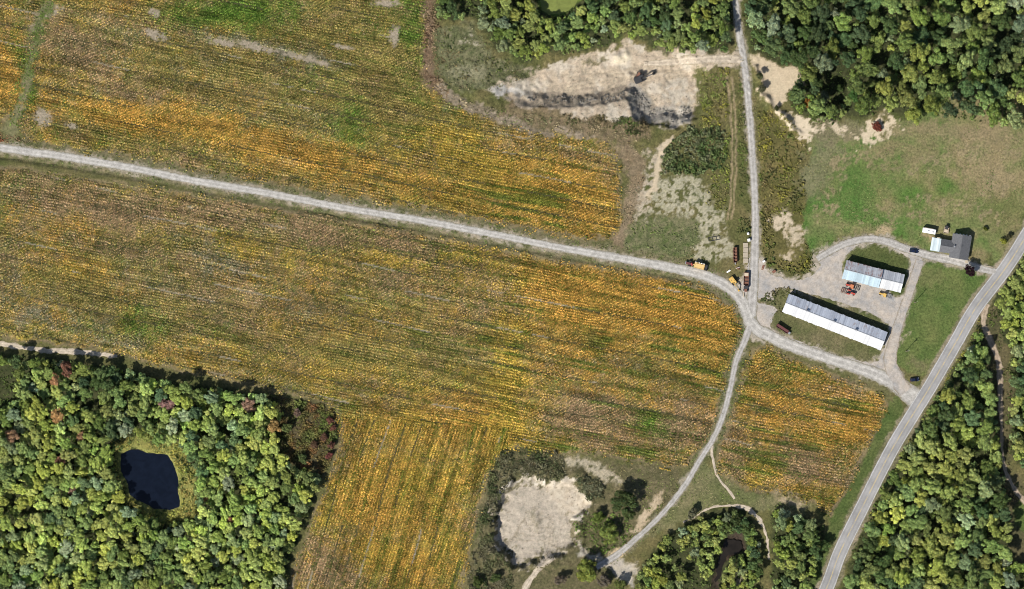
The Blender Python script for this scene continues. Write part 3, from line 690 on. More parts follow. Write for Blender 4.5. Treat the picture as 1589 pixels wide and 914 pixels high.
# ------------------------------------------------------------------ roads
def gravel_mat(name, c0, c1, edge, track=1.24, sc_=1.0):
    m, nt, b = new_mat(name)
    p = coord(nt)
    u = mth(nt, 'ABSOLUTE', attr(nt, 'u', 'Fac'))
    n1 = noise(nt, 0.25 * sc_, 5, 0.65, p); n2 = noise(nt, 2.2, 4, 0.7, p); n3 = noise(nt, 9.0, 2, 0.6, p)
    c0 = tuple(v * 0.74 for v in c0); c1 = tuple(v * 0.74 for v in c1); edge = tuple(v * 0.8 for v in edge)
    c = ramp2(nt, n1, c0, c1, 0.3, 0.7)
    c = mixc(nt, 0.5, c, ramp2(nt, n2, (0.68, 0.68, 0.68), (1.3, 1.3, 1.3), 0.3, 0.7), 'MULTIPLY')
    # packed wheel tracks
    d = mth(nt, 'ABSOLUTE', mth(nt, 'SUBTRACT', u, 0.42))
    tr = mth(nt, 'SUBTRACT', 1.0, mth(nt, 'MULTIPLY', d, 4.5), clamp=True)
    c = mixc(nt, tr, c, mixc(nt, 1.0, c, (track, track, track), 'MULTIPLY'))
    e = mth(nt, 'ADD', mth(nt, 'MULTIPLY', mth(nt, 'SUBTRACT', u, 0.74), 3.6), mth(nt, 'MULTIPLY', mth(nt, 'SUBTRACT', n2, 0.5), 4.0), clamp=True)
    c = mixc(nt, e, c, edge)
    wv = noise(nt, 0.16, 2, 0.4, p, 1.2)
    ln = mth(nt, 'SUBTRACT', 1.0, mth(nt, 'MULTIPLY', mth(nt, 'ABSOLUTE', mth(nt, 'SUBTRACT', mth(nt, 'FRACT', mth(nt, 'MULTIPLY', wv, 14.0)), 0.5)), 5.0), clamp=True)
    c = mixc(nt, mth(nt, 'MULTIPLY', ln, 0.32), c, mixc(nt, 1.0, c, (0.55, 0.53, 0.50), 'MULTIPLY'))
    pt = noise(nt, 0.5, 3, 0.6, p)
    c = mixc(nt, 0.5, c, ramp2(nt, pt, (0.72, 0.71, 0.70), (1.16, 1.15, 1.14), 0.35, 0.62), 'MULTIPLY')
    nt.links.new(c, b.inputs['Base Color'])
    b.inputs['Roughness'].default_value = 0.95; b.inputs['Specular IOR Level'].default_value = 0.15
    bump(nt, b, mth(nt, 'ADD', n2, mth(nt, 'MULTIPLY', n3, 0.5)), 0.35, 0.12)
    return m

def ribbon(name, pts, width, z, mat, rag=0.3, across=9, step=2.2, parent=None, seed=1, drape=False, **props):
    L = smooth_line(pts, step)
    if np.isscalar(width): Wd = np.full(len(L), float(width))
    else: Wd = np.interp(np.linspace(0, 1, len(L)), np.linspace(0, 1, len(width)), width)
    X = (L[:, 0] - 794.5) * PX; Y = (457 - L[:, 1]) * PX
    T = np.stack([np.gradient(X), np.gradient(Y)], 1); T /= np.linalg.norm(T, axis=1)[:, None] + 1e-9
    N = np.stack([-T[:, 1], T[:, 0]], 1)
    s = np.arange(len(L)) * step
    V = []; U = []
    for j in range(across):
        u = -1 + 2 * j / (across - 1)
        e = 0.0
        if j in (0, across - 1):
            e = (fbm(s, s * 0 + j * 31.0, 7, 4, seed * 5 + j) - 0.5) * 2 * rag
        off = u * (Wd * PX * 0.5) + np.sign(u) * e
        x = X + N[:, 0] * off; y = Y + N[:, 1] * off
        h = height(x / PX + 794.5, 457 - y / PX) if drape else 0.0
        V.append(np.stack([x, y, z + h + 0.06 * (1 - u * u) * np.ones(len(L))], 1)); U.append(np.full(len(L), u))
    n = len(L)
    V = np.concatenate(V); U = np.concatenate(U)
    i = np.arange(across * n).reshape(across, n)
    Q = np.stack([i[:-1, :-1].ravel(), i[:-1, 1:].ravel(), i[1:, 1:].ravel(), i[1:, :-1].ravel()], 1)
    me = mesh_np(name, V, Q, mat)
    a = me.attributes.new('u', 'FLOAT', 'POINT'); a.data.foreach_set('value', U.astype(np.float32))
    return link(name, me, parent, **props)

VERGE = (0.16, 0.14, 0.085)
GRAV = gravel_mat('lane_gravel', (0.365, 0.35, 0.325), (0.475, 0.455, 0.42), (0.20, 0.18, 0.12))
GRAVN = gravel_mat('lane_gravel_north', (0.34, 0.325, 0.30), (0.43, 0.41, 0.385), (0.19, 0.165, 0.10))
YARD = gravel_mat('yard_gravel', (0.31, 0.31, 0.31), (0.52, 0.45, 0.375), (0.24, 0.20, 0.14), 1.0, 0.6)
DIRT = gravel_mat('track_dirt', (0.42, 0.36, 0.28), (0.54, 0.46, 0.36), (0.25, 0.21, 0.13))
WOODDIRT = gravel_mat('wood_track_dirt', (0.32, 0.25, 0.18), (0.42, 0.34, 0.25), (0.12, 0.10, 0.06))

ribbon('gravel_lane', LANE_W, [13, 13, 13, 13, 12, 12, 12, 12, 11.5, 11.5, 11.5, 11.5, 12, 13, 16, 18, 22], 0.05, GRAV, 0.45, seed=2, kind='structure')
ribbon('gravel_lane', LANE_N, [10, 10, 10, 12, 12, 12, 12, 12, 12, 12, 13, 15, 18, 18], 0.03, GRAVN, 0.4, seed=3, drape=True, kind='structure')
ribbon('gravel_lane', LANE_S, [14, 10, 9, 9, 9, 9, 9, 9, 8, 9, 11, 12], 0.065, GRAVN, 0.35, seed=4, kind='structure')
ribbon('gravel_lane', LANE_E, [20, 20, 19, 18, 18, 19, 22, 26, 34], 0.08, GRAV, 0.5, seed=5, kind='structure')
ribbon('gravel_drive', LANE_H, [10, 12, 12, 12, 13, 13, 14, 14, 13, 12, 12], 0.095, GRAVN, 0.35, seed=6, kind='structure')
ribbon('gravel_drive', LANE_V, [14, 14, 14, 15, 16, 20, 24, 24], 0.11, YARD, 0.4, seed=7, kind='structure')
ribbon('pit_track', PIT_ROAD, [15, 14, 14, 12, 8], 0.02, DIRT, 0.8, seed=8, drape=True, kind='structure')
ribbon('dirt_track', TRACK_B, [5, 4, 4, 4, 4, 5], 0.02, DIRT, 0.35, seed=9, across=5, kind='structure')
ribbon('dirt_track', TRACK_L, [1.5, 2, 2.5, 5, 7.5, 7, 5, 3.5, 2], 0.03, DIRT, 0.9, seed=10, across=5, drape=True, kind='structure')
ribbon('dirt_track', TRACK_BL, [9, 9, 8, 8, 9, 6], 0.02, DIRT, 0.8, seed=11, across=5, kind='structure')
ribbon('dirt_track', TRACK_P2, [9, 8, 9, 16], 0.08, DIRT, 0.5, seed=12, across=7, drape=True, kind='structure')
ribbon('dirt_track', TRACK_BR, [10, 10, 11, 11, 9, 7, 5, 5, 6, 7, 7], 0.02, WOODDIRT, 0.7, seed=13, across=5, kind='structure')

# the farmyard: one sheet with grass islands left open
yard = [(1150, 455), (1148, 440), (1160, 425), (1163, 400), (1180, 405), (1190, 420), (1206, 430), (1238, 434), (1258, 430), (1272, 412), (1270, 392), (1290, 388), (1312, 375), (1342, 368), (1375, 372), (1412, 386), (1428, 394), (1430, 410), (1420, 430), (1408, 465), (1398, 495), (1392, 520), (1386, 545), (1390, 572), (1380, 590), (1340, 580), (1290, 562), (1240, 544), (1195, 527), (1170, 520), (1160, 500), (1150, 475)]
def rag_poly(pts, seed, amp=1.2):
    P = smooth_line(pts, 2.0, True)
    P[:, 0] += (fbm(P[:, 0], P[:, 1], 4, 2, seed + 3) - 0.5) * 2.4 + (fbm(P[:, 0], P[:, 1], 7, 4, seed) - 0.5) * 2 * amp
    P[:, 1] += (fbm(P[:, 0], P[:, 1], 7, 4, seed + 9) - 0.5) * 2 * amp
    return P
loops = [rag_poly(yard, 301, 2.2), rag_poly(ISL_SHED, 303, 1.4)[::-1], rag_poly(ISL_BARN, 305, 1.8)[::-1]]
VV = [[Vector((*w2(x, y), 0.022)) for x, y in L] for L in loops]
tri = tessellate_polygon(VV)
yme = mesh_np('farmyard_gravel', np.array([v[:] for L in VV for v in L]), np.array(tri), YARD)
link('farmyard_gravel', yme, kind='structure')

amat, nt, b = new_mat('asphalt')
p = coord(nt)
u = attr(nt, 'u', 'Fac')
n1 = noise(nt, 0.12, 5, 0.6, p); n2 = noise(nt, 3.0, 4, 0.7, p)
c = ramp2(nt, n1, (0.20, 0.198, 0.198), (0.285, 0.28, 0.278), 0.32, 0.66)
c = mixc(nt, 0.5, c, ramp2(nt, n2, (0.75, 0.75, 0.75), (1.22, 1.22, 1.22), 0.3, 0.7), 'MULTIPLY')
au = mth(nt, 'ABSOLUTE', u)
d = mth(nt, 'ABSOLUTE', mth(nt, 'SUBTRACT', mth(nt, 'ABSOLUTE', mth(nt, 'SUBTRACT', au, 0.45)), 0.24))
c = mixc(nt, mth(nt, 'MULTIPLY', mth(nt, 'SUBTRACT', 1.0, mth(nt, 'MULTIPLY', d, 7.0), clamp=True), 0.45), c, mixc(nt, 1.0, c, (0.72, 0.72, 0.73), 'MULTIPLY'))
nt.links.new(c, b.inputs['Base Color']); b.inputs['Roughness'].default_value = 0.85; b.inputs['Specular IOR Level'].default_value = 0.2
road = ribbon('asphalt_road', ROAD, 21.6, 0.13, amat, 0.12, across=13, seed=20, kind='structure')
YEL = paint_mat('road_paint_yellow', (0.50, 0.36, 0.09), 0.7, 0, (0.24, 0.22, 0.18), 0.6, 0.35)
WHT = paint_mat('road_paint_white', (0.62, 0.61, 0.58), 0.7, 0, (0.28, 0.275, 0.27), 0.55, 0.7)
def offset_line(pts, off):
    P = smooth_line(pts, 12)
    T = np.gradient(P, axis=0); T /= np.linalg.norm(T, axis=1)[:, None]
    return P + np.stack([-T[:, 1], T[:, 0]], 1) * off
ribbon('centre_line', offset_line(ROAD, -0.36), 0.36, 0.205, YEL, 0.0, across=2, step=6, parent=road)
ribbon('centre_line', offset_line(ROAD, 0.36), 0.36, 0.205, YEL, 0.0, across=2, step=6, parent=road)
ribbon('edge_line', offset_line(ROAD, 9.7), 0.32, 0.12, WHT, 0.0, across=2, step=6, parent=road).location.z = 0.03
ribbon('edge_line', offset_line(ROAD, -9.7), 0.32, 0.12, WHT, 0.0, across=2, step=6, parent=road).location.z = 0.03

# ------------------------------------------------------------------ leafy clumps: crops, weeds, brush
def clumps(name, X, Y, Z, S, COLR, mat, k=4, flat=0.7, hgt=0.8, leaf=0.55, seed=1, parent=None, drop=None, **props):
    """one mesh of low leafy tufts: k tilted leaves round each point"""
    r = np.random.default_rng(seed)
    n = len(X)
    ctr = np.repeat(np.stack([X, Y, Z], 1), k, 0)
    s = np.repeat(S, k)
    a = r.uniform(0, 2 * np.pi, n * k); q = np.sqrt(r.uniform(0, 1, n * k)) * 0.62
    ctr = ctr + np.stack([np.cos(a) * q * s, np.sin(a) * q * s, (0.25 + 0.75 * (1 - q)) * hgt * s * r.uniform(0.6, 1.2, n * k)], 1)
    nrm = r.normal(0, 1, (n * k, 3)) * (1 - flat)
    nrm += np.stack([np.cos(a) * q, np.sin(a) * q, np.ones(n * k) * flat], 1)
    nrm /= np.linalg.norm(nrm, axis=1)[:, None]
    t = r.normal(0, 1, (n * k, 3)); t -= nrm * (t * nrm).sum(1)[:, None]; t /= np.linalg.norm(t, axis=1)[:, None]
    bt = np.cross(nrm, t)
    l = (leaf * s * r.uniform(0.7, 1.3, n * k))[:, None]
    V = np.stack([ctr - t * l, ctr - bt * l * 0.62, ctr + t * l, ctr + bt * l * 0.62], 1).reshape(-1, 3)
    cc = np.repeat(COLR, k, 0) * r.uniform(0.75, 1.28, (n * k, 1))
    if drop is not None:
        kp = r.uniform(0, 1, n * k) > np.repeat(drop, k)
        V = V.reshape(-1, 4, 3)[kp].reshape(-1, 3); cc = cc[kp]
    F = np.arange(len(V)).reshape(-1, 4)
    me = mesh_np(name, V, F, mat)
    set_col(me, 'tint', np.repeat(np.clip(cc, 0, 1), 4, 0))
    return link(name, me, parent, **props)

CROP = leaf_mat('crop_leaves', True, 0.18)
WEEDM = leaf_mat('weed_leaves', True, 0.22)

def crop_field(name, poly, row_rot, label, seed, tram=27.0, south=None):
    r = np.random.default_rng(seed)
    P = np.array(poly, float); a = P.min(0); b = P.max(0)
    a = np.maximum(a, (-30, -30)); b = np.minimum(b, (1620, 945))
    row = 4.3; gap = 1.75                                   # row spacing and plant spacing, photo pixels
    def rows(rot, shift):
        c = (a + b) / 2; L = np.linalg.norm(b - a) / 2
        U, V = np.meshgrid(np.arange(-L, L, gap), np.arange(-L, L, row))
        U = U.ravel() + r.uniform(-0.8, 0.8, U.size); V = V.ravel() + shift
        V = V + r.normal(0, 0.30, V.size) + 2.2 * (fbm(U, V, 60, 2, 33) - 0.5) * 2
        ca, sa = math.cos(R(-rot)), math.sin(R(-rot))
        return c[0] + U * ca - V * sa, c[1] + U * sa + V * ca
    out = []
    hatch = lambda X, Y: fbm(X, Y, 70, 3, 5151) > 0.46
    for lower in (False, True):
        x, y = rows(row_rot, row * 0.5 if lower else 0.0)
        x3, y3 = rows(-11.0, row * 0.5 if lower else 0.0)
        h1 = hatch(x, y); h3 = ~hatch(x3, y3)
        x = np.concatenate([x[h1], x3[h3]]); y = np.concatenate([y[h1], y3[h3]])
        if south is not None:
            x2, y2 = rows(south, row * 0.5 if lower else 0.0)
            k1 = ~is_south(x, y); k2 = is_south(x2, y2)
            x = np.concatenate([x[k1], x2[k2]]); y = np.concatenate([y[k1], y2[k2]])
        m = (x > a[0]) & (x < b[0]) & (y > a[1]) & (y < b[1])
        x, y = x[m], y[m]
        d = sdist(x + (fbm(x, y, 14, 3, 5) - 0.5) * 16, y + (fbm(x, y, 14, 3, 6) - 0.5) * 16, poly)
        m = d < 0
        x, y, d = x[m], y[m], d[m]
        col, e = crop_color(x, y, r)
        size = r.uniform(0.46, 0.72, len(x)) * (0.8 + 0.4 * fbm(x, y, 20, 3, 77))
        keep = np.ones(len(x), bool)
        so = is_south(x, y) if south is not None else np.zeros(len(x), bool)
        for k, (rot, sel, sp) in enumerate(((12.0, ~so, tram), (-72.0, so, 24.0))):
            dist, vis, pal = tramlines(x, y, rot, sp, k)
            keep &= ~(sel & (dist < 1.15) & (vis > 0.47) & (r.uniform(0, 1, len(x)) < 0.8))
            lush = sel & (dist < 3.2) & (vis < 0.46) & (r.uniform(0, 1, len(x)) < 0.8)
            lw = 0.75 * (np.ones(len(x)) if k else np.clip((x - 450) / 350, 0.1, 1))
            col[lush] = col[lush] * (1 - lw[lush, None]) + GREEN * 0.5 * lw[lush, None]
        keep &= pdist(x, y, [(85, -60), (75, 10), (58, 50), (45, 110), (30, 170), (15, 200)]) + (fbm(x, y, 18, 3, 1717) - 0.5) * 16 + r.normal(0, 3.5, len(x)) > 8
        keep &= bareness(x, y) + r.normal(0, 0.22, len(x)) < 0.62
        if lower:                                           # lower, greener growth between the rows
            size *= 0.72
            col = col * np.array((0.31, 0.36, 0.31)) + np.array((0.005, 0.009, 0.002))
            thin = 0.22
        else:
            thin = np.clip(0.02 + 0.15 * e[4] + 0.30 * e[5], 0, 0.5)
        keep &= r.uniform(0, 1, len(x)) > thin + 0.6 * sst(-9, 0, d)
        out.append((x[keep], y[keep], col[keep], size[keep]))
    x, y, col, size = (np.concatenate([o[i] for o in out]) for i in range(4))
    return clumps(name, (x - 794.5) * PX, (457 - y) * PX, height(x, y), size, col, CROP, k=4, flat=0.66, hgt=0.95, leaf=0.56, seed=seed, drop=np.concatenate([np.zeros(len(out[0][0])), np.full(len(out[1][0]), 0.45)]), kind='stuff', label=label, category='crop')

crop_field('soybean_crop', F1, 27, 'ripening soybean crop north of the long gravel lane', 1001)
crop_field('soybean_crop', F2, 27, 'ripening golden and olive soybean crop south of the long gravel lane', 1002, south=72)
crop_field('soybean_crop', F3, 30, 'small golden soybean crop between the farm lane and the asphalt road', 1003, tram=30)

def scatter(n, poly, seed, margin=0.0):
    r = np.random.default_rng(seed)
    P = np.array(poly, float); a = P.min(0); b = P.max(0)
    a = np.maximum(a, (-40, -40)); b = np.minimum(b, (1630, 955))
    x = r.uniform(a[0], b[0], n); y = r.uniform(a[1], b[1], n)
    d = sdist(x + (fbm(x, y, 14, 2, seed) - 0.5) * 10, y + (fbm(x, y, 14, 2, seed + 1) - 0.5) * 10, poly)
    m = d < -margin
    return x[m], y[m], r

ROADCLEAR = [(LANE_W, 9), (LANE_N, 7.5), (LANE_S, 6), (LANE_E, 11), (LANE_H, 8), (LANE_V, 9), (PIT_ROAD, 9), (TRACK_B, 3.5), (TRACK_L, 4.5), (TRACK_BL, 5), (TRACK_P2, 7), (TRACK_BR, 5), (ROAD, 14)]
def off_roads(x, y, extra=0.0):
    k = np.ones(len(x), bool)
    for ln, wd in ROADCLEAR:
        k &= pdist(x, y, ln) > wd + extra
    return k

def weeds(name, poly, dens, cols, size, label, seed, hgt=0.9, k=5, hole=None, nscale=18, leaf=0.55):
    P = np.array(poly, float); A = np.prod(np.minimum(P.max(0), (1630, 955)) - np.maximum(P.min(0), (-40, -40))) * PX * PX
    x, y, r = scatter(int(A * dens * 1.9), poly, seed)
    m = off_roads(x, y)
    if hole is not None:
        for hp in hole: m &= sdist(x, y, hp) > 2
    m &= fbm(x, y, nscale, 3, seed + 5) > r.uniform(0.0, 0.5, len(x))
    x, y = x[m], y[m]
    cols = np.array(cols)
    e = np.stack([np.exp(5 * fbm(x, y, nscale, 4, seed + 20 + i)) for i in range(len(cols))], 1); e /= e.sum(1)[:, None]
    col = e @ cols * 1.45 * r.uniform(0.7, 1.35, (len(x), 1))
    S = 0.82 * r.uniform(size[0], size[1], len(x)) * (0.6 + 0.8 * fbm(x, y, nscale * 0.7, 2, seed + 90))
    return clumps(name, (x - 794.5) * PX, (457 - y) * PX, height(x, y), S, col, WEEDM, k=k, flat=0.5, hgt=hgt, leaf=leaf, seed=seed, kind='stuff', label=label, category='weeds')

WG = (0.075, 0.105, 0.028); WY = (0.21, 0.19, 0.035); WB = (0.15, 0.11, 0.06); WD = (0.035, 0.05, 0.020); WGR = (0.14, 0.14, 0.085); WL = (0.12, 0.17, 0.04); WR = (0.22, 0.09, 0.045); WT = (0.30, 0.24, 0.15)
weeds('weeds', [(1092, 104), (1128, 108), (1131, 180), (1132, 300), (1126, 330), (1100, 320), (1098, 270), (1120, 250), (1122, 200), (1085, 190), (1090, 150)], 0.75, [WG, WY, WB, WL], (0.5, 1.0), 'yellow-tinged weeds between the sand pit and the rutted track', 2001)
weeds('weeds', [(1143, 120), (1152, 120), (1164, 240), (1165, 360), (1148, 362), (1145, 250)], 0.75, [WG, WD, WB, WL], (0.5, 1.0), 'green weeds along the left side of the northern lane', 2002)
weeds('shrubbery', [(1024, 270), (1030, 240), (1048, 212), (1072, 196), (1105, 196), (1124, 208), (1128, 240), (1112, 268), (1080, 270), (1050, 272)], 1.1, [WD, WG, WGR, (0.055, 0.085, 0.03)], (0.7, 1.5), 'dark green shrubbery below the sand pit', 2003, hgt=1.1, nscale=14)
weeds('weeds', [(1182, 172), (1205, 175), (1232, 195), (1250, 225), (1254, 300), (1240, 350), (1262, 402), (1260, 425), (1228, 424), (1185, 405), (1178, 300), (1176, 200)], 0.55, [WG, WY, WB, WD], (0.5, 1.1), 'yellow and green weeds east of the northern lane', 2004, hole=[[(1200, 335), (1245, 335), (1248, 385), (1235, 405), (1205, 400)]])
weeds('weeds', [(990, 350), (1085, 345), (1085, 370), (1070, 402), (1010, 396), (965, 388)], 0.5, [WG, WL, WGR], (0.35, 0.7), 'green weeds in the corner beside the gravel lane', 2005, hgt=0.6)
weeds('weeds', [(678, 40), (735, 35), (775, 90), (830, 108), (800, 128), (770, 139), (700, 140), (680, 115)], 0.45, [WG, WGR, WD, WB], (0.4, 0.9), 'grey-green scrub west of the sand pit', 2006, hgt=0.7)
weeds('weeds', [(658, -20), (676, -20), (680, 60), (680, 120), (700, 142), (690, 152), (664, 128), (660, 60)], 0.9, [(0.13, 0.07, 0.042), WB, (0.08, 0.055, 0.035), WT], (0.4, 0.9), 'rust-brown weeds along the edge of the upper field', 2007, hgt=0.8)
weeds('weeds', [(690, 145), (720, 155), (800, 175), (900, 190), (985, 195), (1010, 220), (960, 225), (930, 210), (860, 203), (790, 192), (720, 168)], 0.45, [WB, WGR, WG, WT], (0.35, 0.85), 'brown dry weeds between the upper field and the pit bank', 2008, hgt=0.7)
weeds('weeds', [(968, 225), (1000, 225), (1000, 300), (985, 345), (960, 372), (968, 300)], 0.45, [WB, WT, WGR], (0.3, 0.7), 'dry brown weeds at the end of the upper field', 2009, hgt=0.6)
weeds('shrubbery', [(420, 612), (482, 622), (516, 640), (523, 668), (517, 705), (503, 738), (468, 735), (440, 700), (428, 650)], 1.7, [WG, WR, WD, (0.12, 0.12, 0.045)], (0.6, 1.2), 'green and dull red shrubbery at the corner of the pond wood', 2010, hgt=1.2, nscale=20)
weeds('shrubbery', [(760, 735), (778, 702), (815, 694), (870, 706), (880, 735), (866, 748), (845, 750), (826, 736), (800, 742), (782, 764), (770, 790), (766, 810), (768, 842), (785, 866), (795, 885), (790, 930), (722, 940), (735, 850), (748, 790)], 1.5, [(0.125, 0.115, 0.075), WD, (0.09, 0.08, 0.05), (0.075, 0.085, 0.035)], (0.5, 1.1), 'grey-green brush round the pale sand pit', 2011, hgt=1.0, nscale=16)
weeds('shrubbery', [(892, 735), (905, 732), (940, 752), (938, 772), (912, 780), (900, 760)], 1.6, [WD, WGR, (0.06, 0.06, 0.035)], (0.6, 1.2), 'dark brush on the top right rim of the pale sand pit', 2012, hgt=1.1)
weeds('weeds', [(890, 806), (915, 790), (940, 800), (975, 800), (985, 835), (950, 862), (920, 858), (895, 845)], 0.6, [WG, WL, WD], (0.5, 1.1), 'green weeds right of the pale sand pit', 2013)
weeds('weeds', [(940, 720), (1055, 730), (1060, 750), (1020, 795), (1005, 800), (985, 760), (960, 750)], 0.35, [WG, WT, WB, WL], (0.3, 0.7), 'rough grass between the lower field and the farm lane', 2014, hgt=0.6)
weeds('weeds', [(1095, 720), (1140, 758), (1262, 785), (1240, 800), (1180, 788), (1120, 780), (1040, 815), (1000, 840), (1060, 770)], 0.3, [WG, WT, WL], (0.3, 0.6), 'rough grass round the dirt track loop', 2015, hgt=0.5)
weeds('reeds', [tuple(pc + (p - pc) * 1.52 + np.array((9, -2))) for p in P_], 1.0, [(0.27, 0.245, 0.06), (0.18, 0.21, 0.05), (0.24, 0.19, 0.07)], (0.4, 0.9), 'yellowish reeds round the dark pond', 2016, hole=[[tuple(pc + (p - pc) * 1.03) for p in P_]], hgt=0.8)
weeds('weeds', [(75, -20), (90, -10), (82, 20), (64, 70), (52, 130), (40, 195), (12, 200), (8, 150), (30, 90), (48, 30)], 1.1, [WG, WL, (0.10, 0.16, 0.035)], (0.3, 0.7), 'green weedy strip crossing the upper left field', 2017, hgt=0.6)
weeds('weeds', [(1202, 450), (1217, 446), (1240, 452), (1225, 460), (1212, 485), (1200, 485), (1206, 478), (1178, 470), (1182, 463)], 0.9, [WG, WD, WB], (0.4, 0.9), 'dark weeds at the left end of the long barn', 2018)
weeds('weeds', [(1235, 412), (1262, 400), (1268, 415), (1240, 428), (1195, 418), (1190, 408)], 0.5, [WG, WB, WD], (0.4, 0.8), 'weeds at the edge of the farmyard', 2019)
weeds('weeds', [(1518, 470), (1545, 470), (1562, 540), (1572, 620), (1566, 730), (1600, 760), (1600, 780), (1570, 790), (1545, 680), (1540, 610), (1525, 540)], 0.5, [WG, WD, WB], (0.4, 0.9), 'undergrowth beside the sandy track in the right wood', 2020)
weeds('weeds', [(-30, 200), (40, 218), (25, 205), (60, 215), (55, 225), (-30, 212)], 0.8, [WB, WGR, WR], (0.4, 0.8), 'brown weeds at the left end of the gravel lane', 2021)
weeds('weeds', [(1440, 648), (1462, 612), (1500, 548), (1545, 470), (1552, 440), (1545, 440), (1525, 478), (1450, 612), (1400, 694), (1360, 775), (1335, 830), (1345, 830), (1376, 760)], 0.7, [WG, WL, WY, WB], (0.4, 1.0), 'weeds along the wood side of the asphalt road', 2022)
# verges of the long lane
def verge(name, line, d0, d1, dens, cols, size, label, seed, hgt=0.6):
    r = np.random.default_rng(seed)
    L = smooth_line(line, 1.0)
    T = np.gradient(L, axis=0); T /= np.linalg.norm(T, axis=1)[:, None]; N = np.stack([-T[:, 1], T[:, 0]], 1)
    n = int(len(L) * (d1 - d0) * PX * PX * dens * 2)
    i = r.integers(0, len(L), n); s = np.where(r.uniform(0, 1, n) < 0.5, -1, 1); o = r.uniform(d0, d1, n) * s
    x = L[i, 0] + N[i, 0] * o; y = L[i, 1] + N[i, 1] * o
    m = (fbm(x, y, 14, 3, seed) > r.uniform(0.1, 0.6, n)) & (x > -30) & (x < 1620) & (y > -30) & (y < 950)
    x, y = x[m], y[m]
    k = np.ones(len(x), bool)
    for ln, wd in ROADCLEAR:
        if ln is not line: k &= pdist(x, y, ln) > wd
    k &= sdist(x, y, yard) > 0
    x, y = x[k], y[k]
    cols = np.array(cols)
    e = np.stack([np.exp(5 * fbm(x, y, 14, 4, seed + 20 + i)) for i in range(len(cols))], 1); e /= e.sum(1)[:, None]
    S = r.uniform(size[0], size[1], len(x))
    clumps(name, (x - 794.5) * PX, (457 - y) * PX, height(x, y), S, e @ cols * 1.45, WEEDM, k=4, flat=0.55, hgt=hgt, leaf=0.6, seed=seed, kind='stuff', label=label, category='grass')
verge('verge_grass', LANE_W, 8.2, 17, 0.9, [WG, WGR, WB, WL], (0.25, 0.6), 'rough grass verges of the long gravel lane', 2101)
verge('verge_grass', LANE_S, 5.5, 12, 0.8, [WG, WGR, WB, WL], (0.25, 0.6), 'rough grass verges of the lane through the lower fields', 2102)
verge('verge_grass', LANE_N, 7, 11, 0.8, [WG, WGR, WB], (0.25, 0.6), 'rough grass verges of the northern lane', 2103)
# short grass of the lawns and the meadow
def lawn_grass(name, poly, dens, cols, label, seed, hole=None, size=(0.16, 0.36)):
    return weeds(name, poly, dens, cols, size, label, seed, hgt=0.45, k=3, hole=hole, nscale=22)
lawn_grass('meadow_grass', HOUSE_LAWN, 0.8, [(0.062, 0.12, 0.03), (0.11, 0.135, 0.045), (0.21, 0.17, 0.09)], 'green and straw-coloured meadow grass behind the farmhouse', 2201, hole=[[(1430, 340), (1515, 350), (1505, 410), (1430, 395)]], size=(0.2, 0.45))
lawn_grass('lawn_grass', [(1426, 412), (1436, 407), (1492, 417), (1530, 430), (1502, 490), (1442, 573), (1429, 581), (1408, 576), (1394, 563), (1391, 538), (1398, 505), (1414, 452)], 0.5, [(0.065, 0.10, 0.03), (0.12, 0.13, 0.055)], 'mown grass in the wedge between the farmyard and the asphalt road', 2202)
lawn_grass('lawn_grass', ISL_BARN, 0.5, [(0.075, 0.11, 0.03), (0.17, 0.15, 0.08)], 'rough grass round the long barn', 2203, hole=[[(1220, 452), (1382, 514), (1368, 548), (1208, 486)]], size=(0.2, 0.45))
lawn_grass('lawn_grass', ISL_SHED, 0.5, [(0.06, 0.09, 0.027), (0.10, 0.115, 0.045)], 'grass round the machine shed', 2204, hole=[[(1314, 397), (1410, 420), (1400, 458), (1302, 432)]])

# ------------------------------------------------------------------ trees
BARK = paint_mat('bark', (0.10, 0.075, 0.055), 0.95, 0, (0.05, 0.04, 0.03), 0.5, 3.0)
LEAFO = leaf_mat('tree_leaves', False, 0.34)
LEAFA = leaf_mat('small_tree_leaves', True, 0.34)

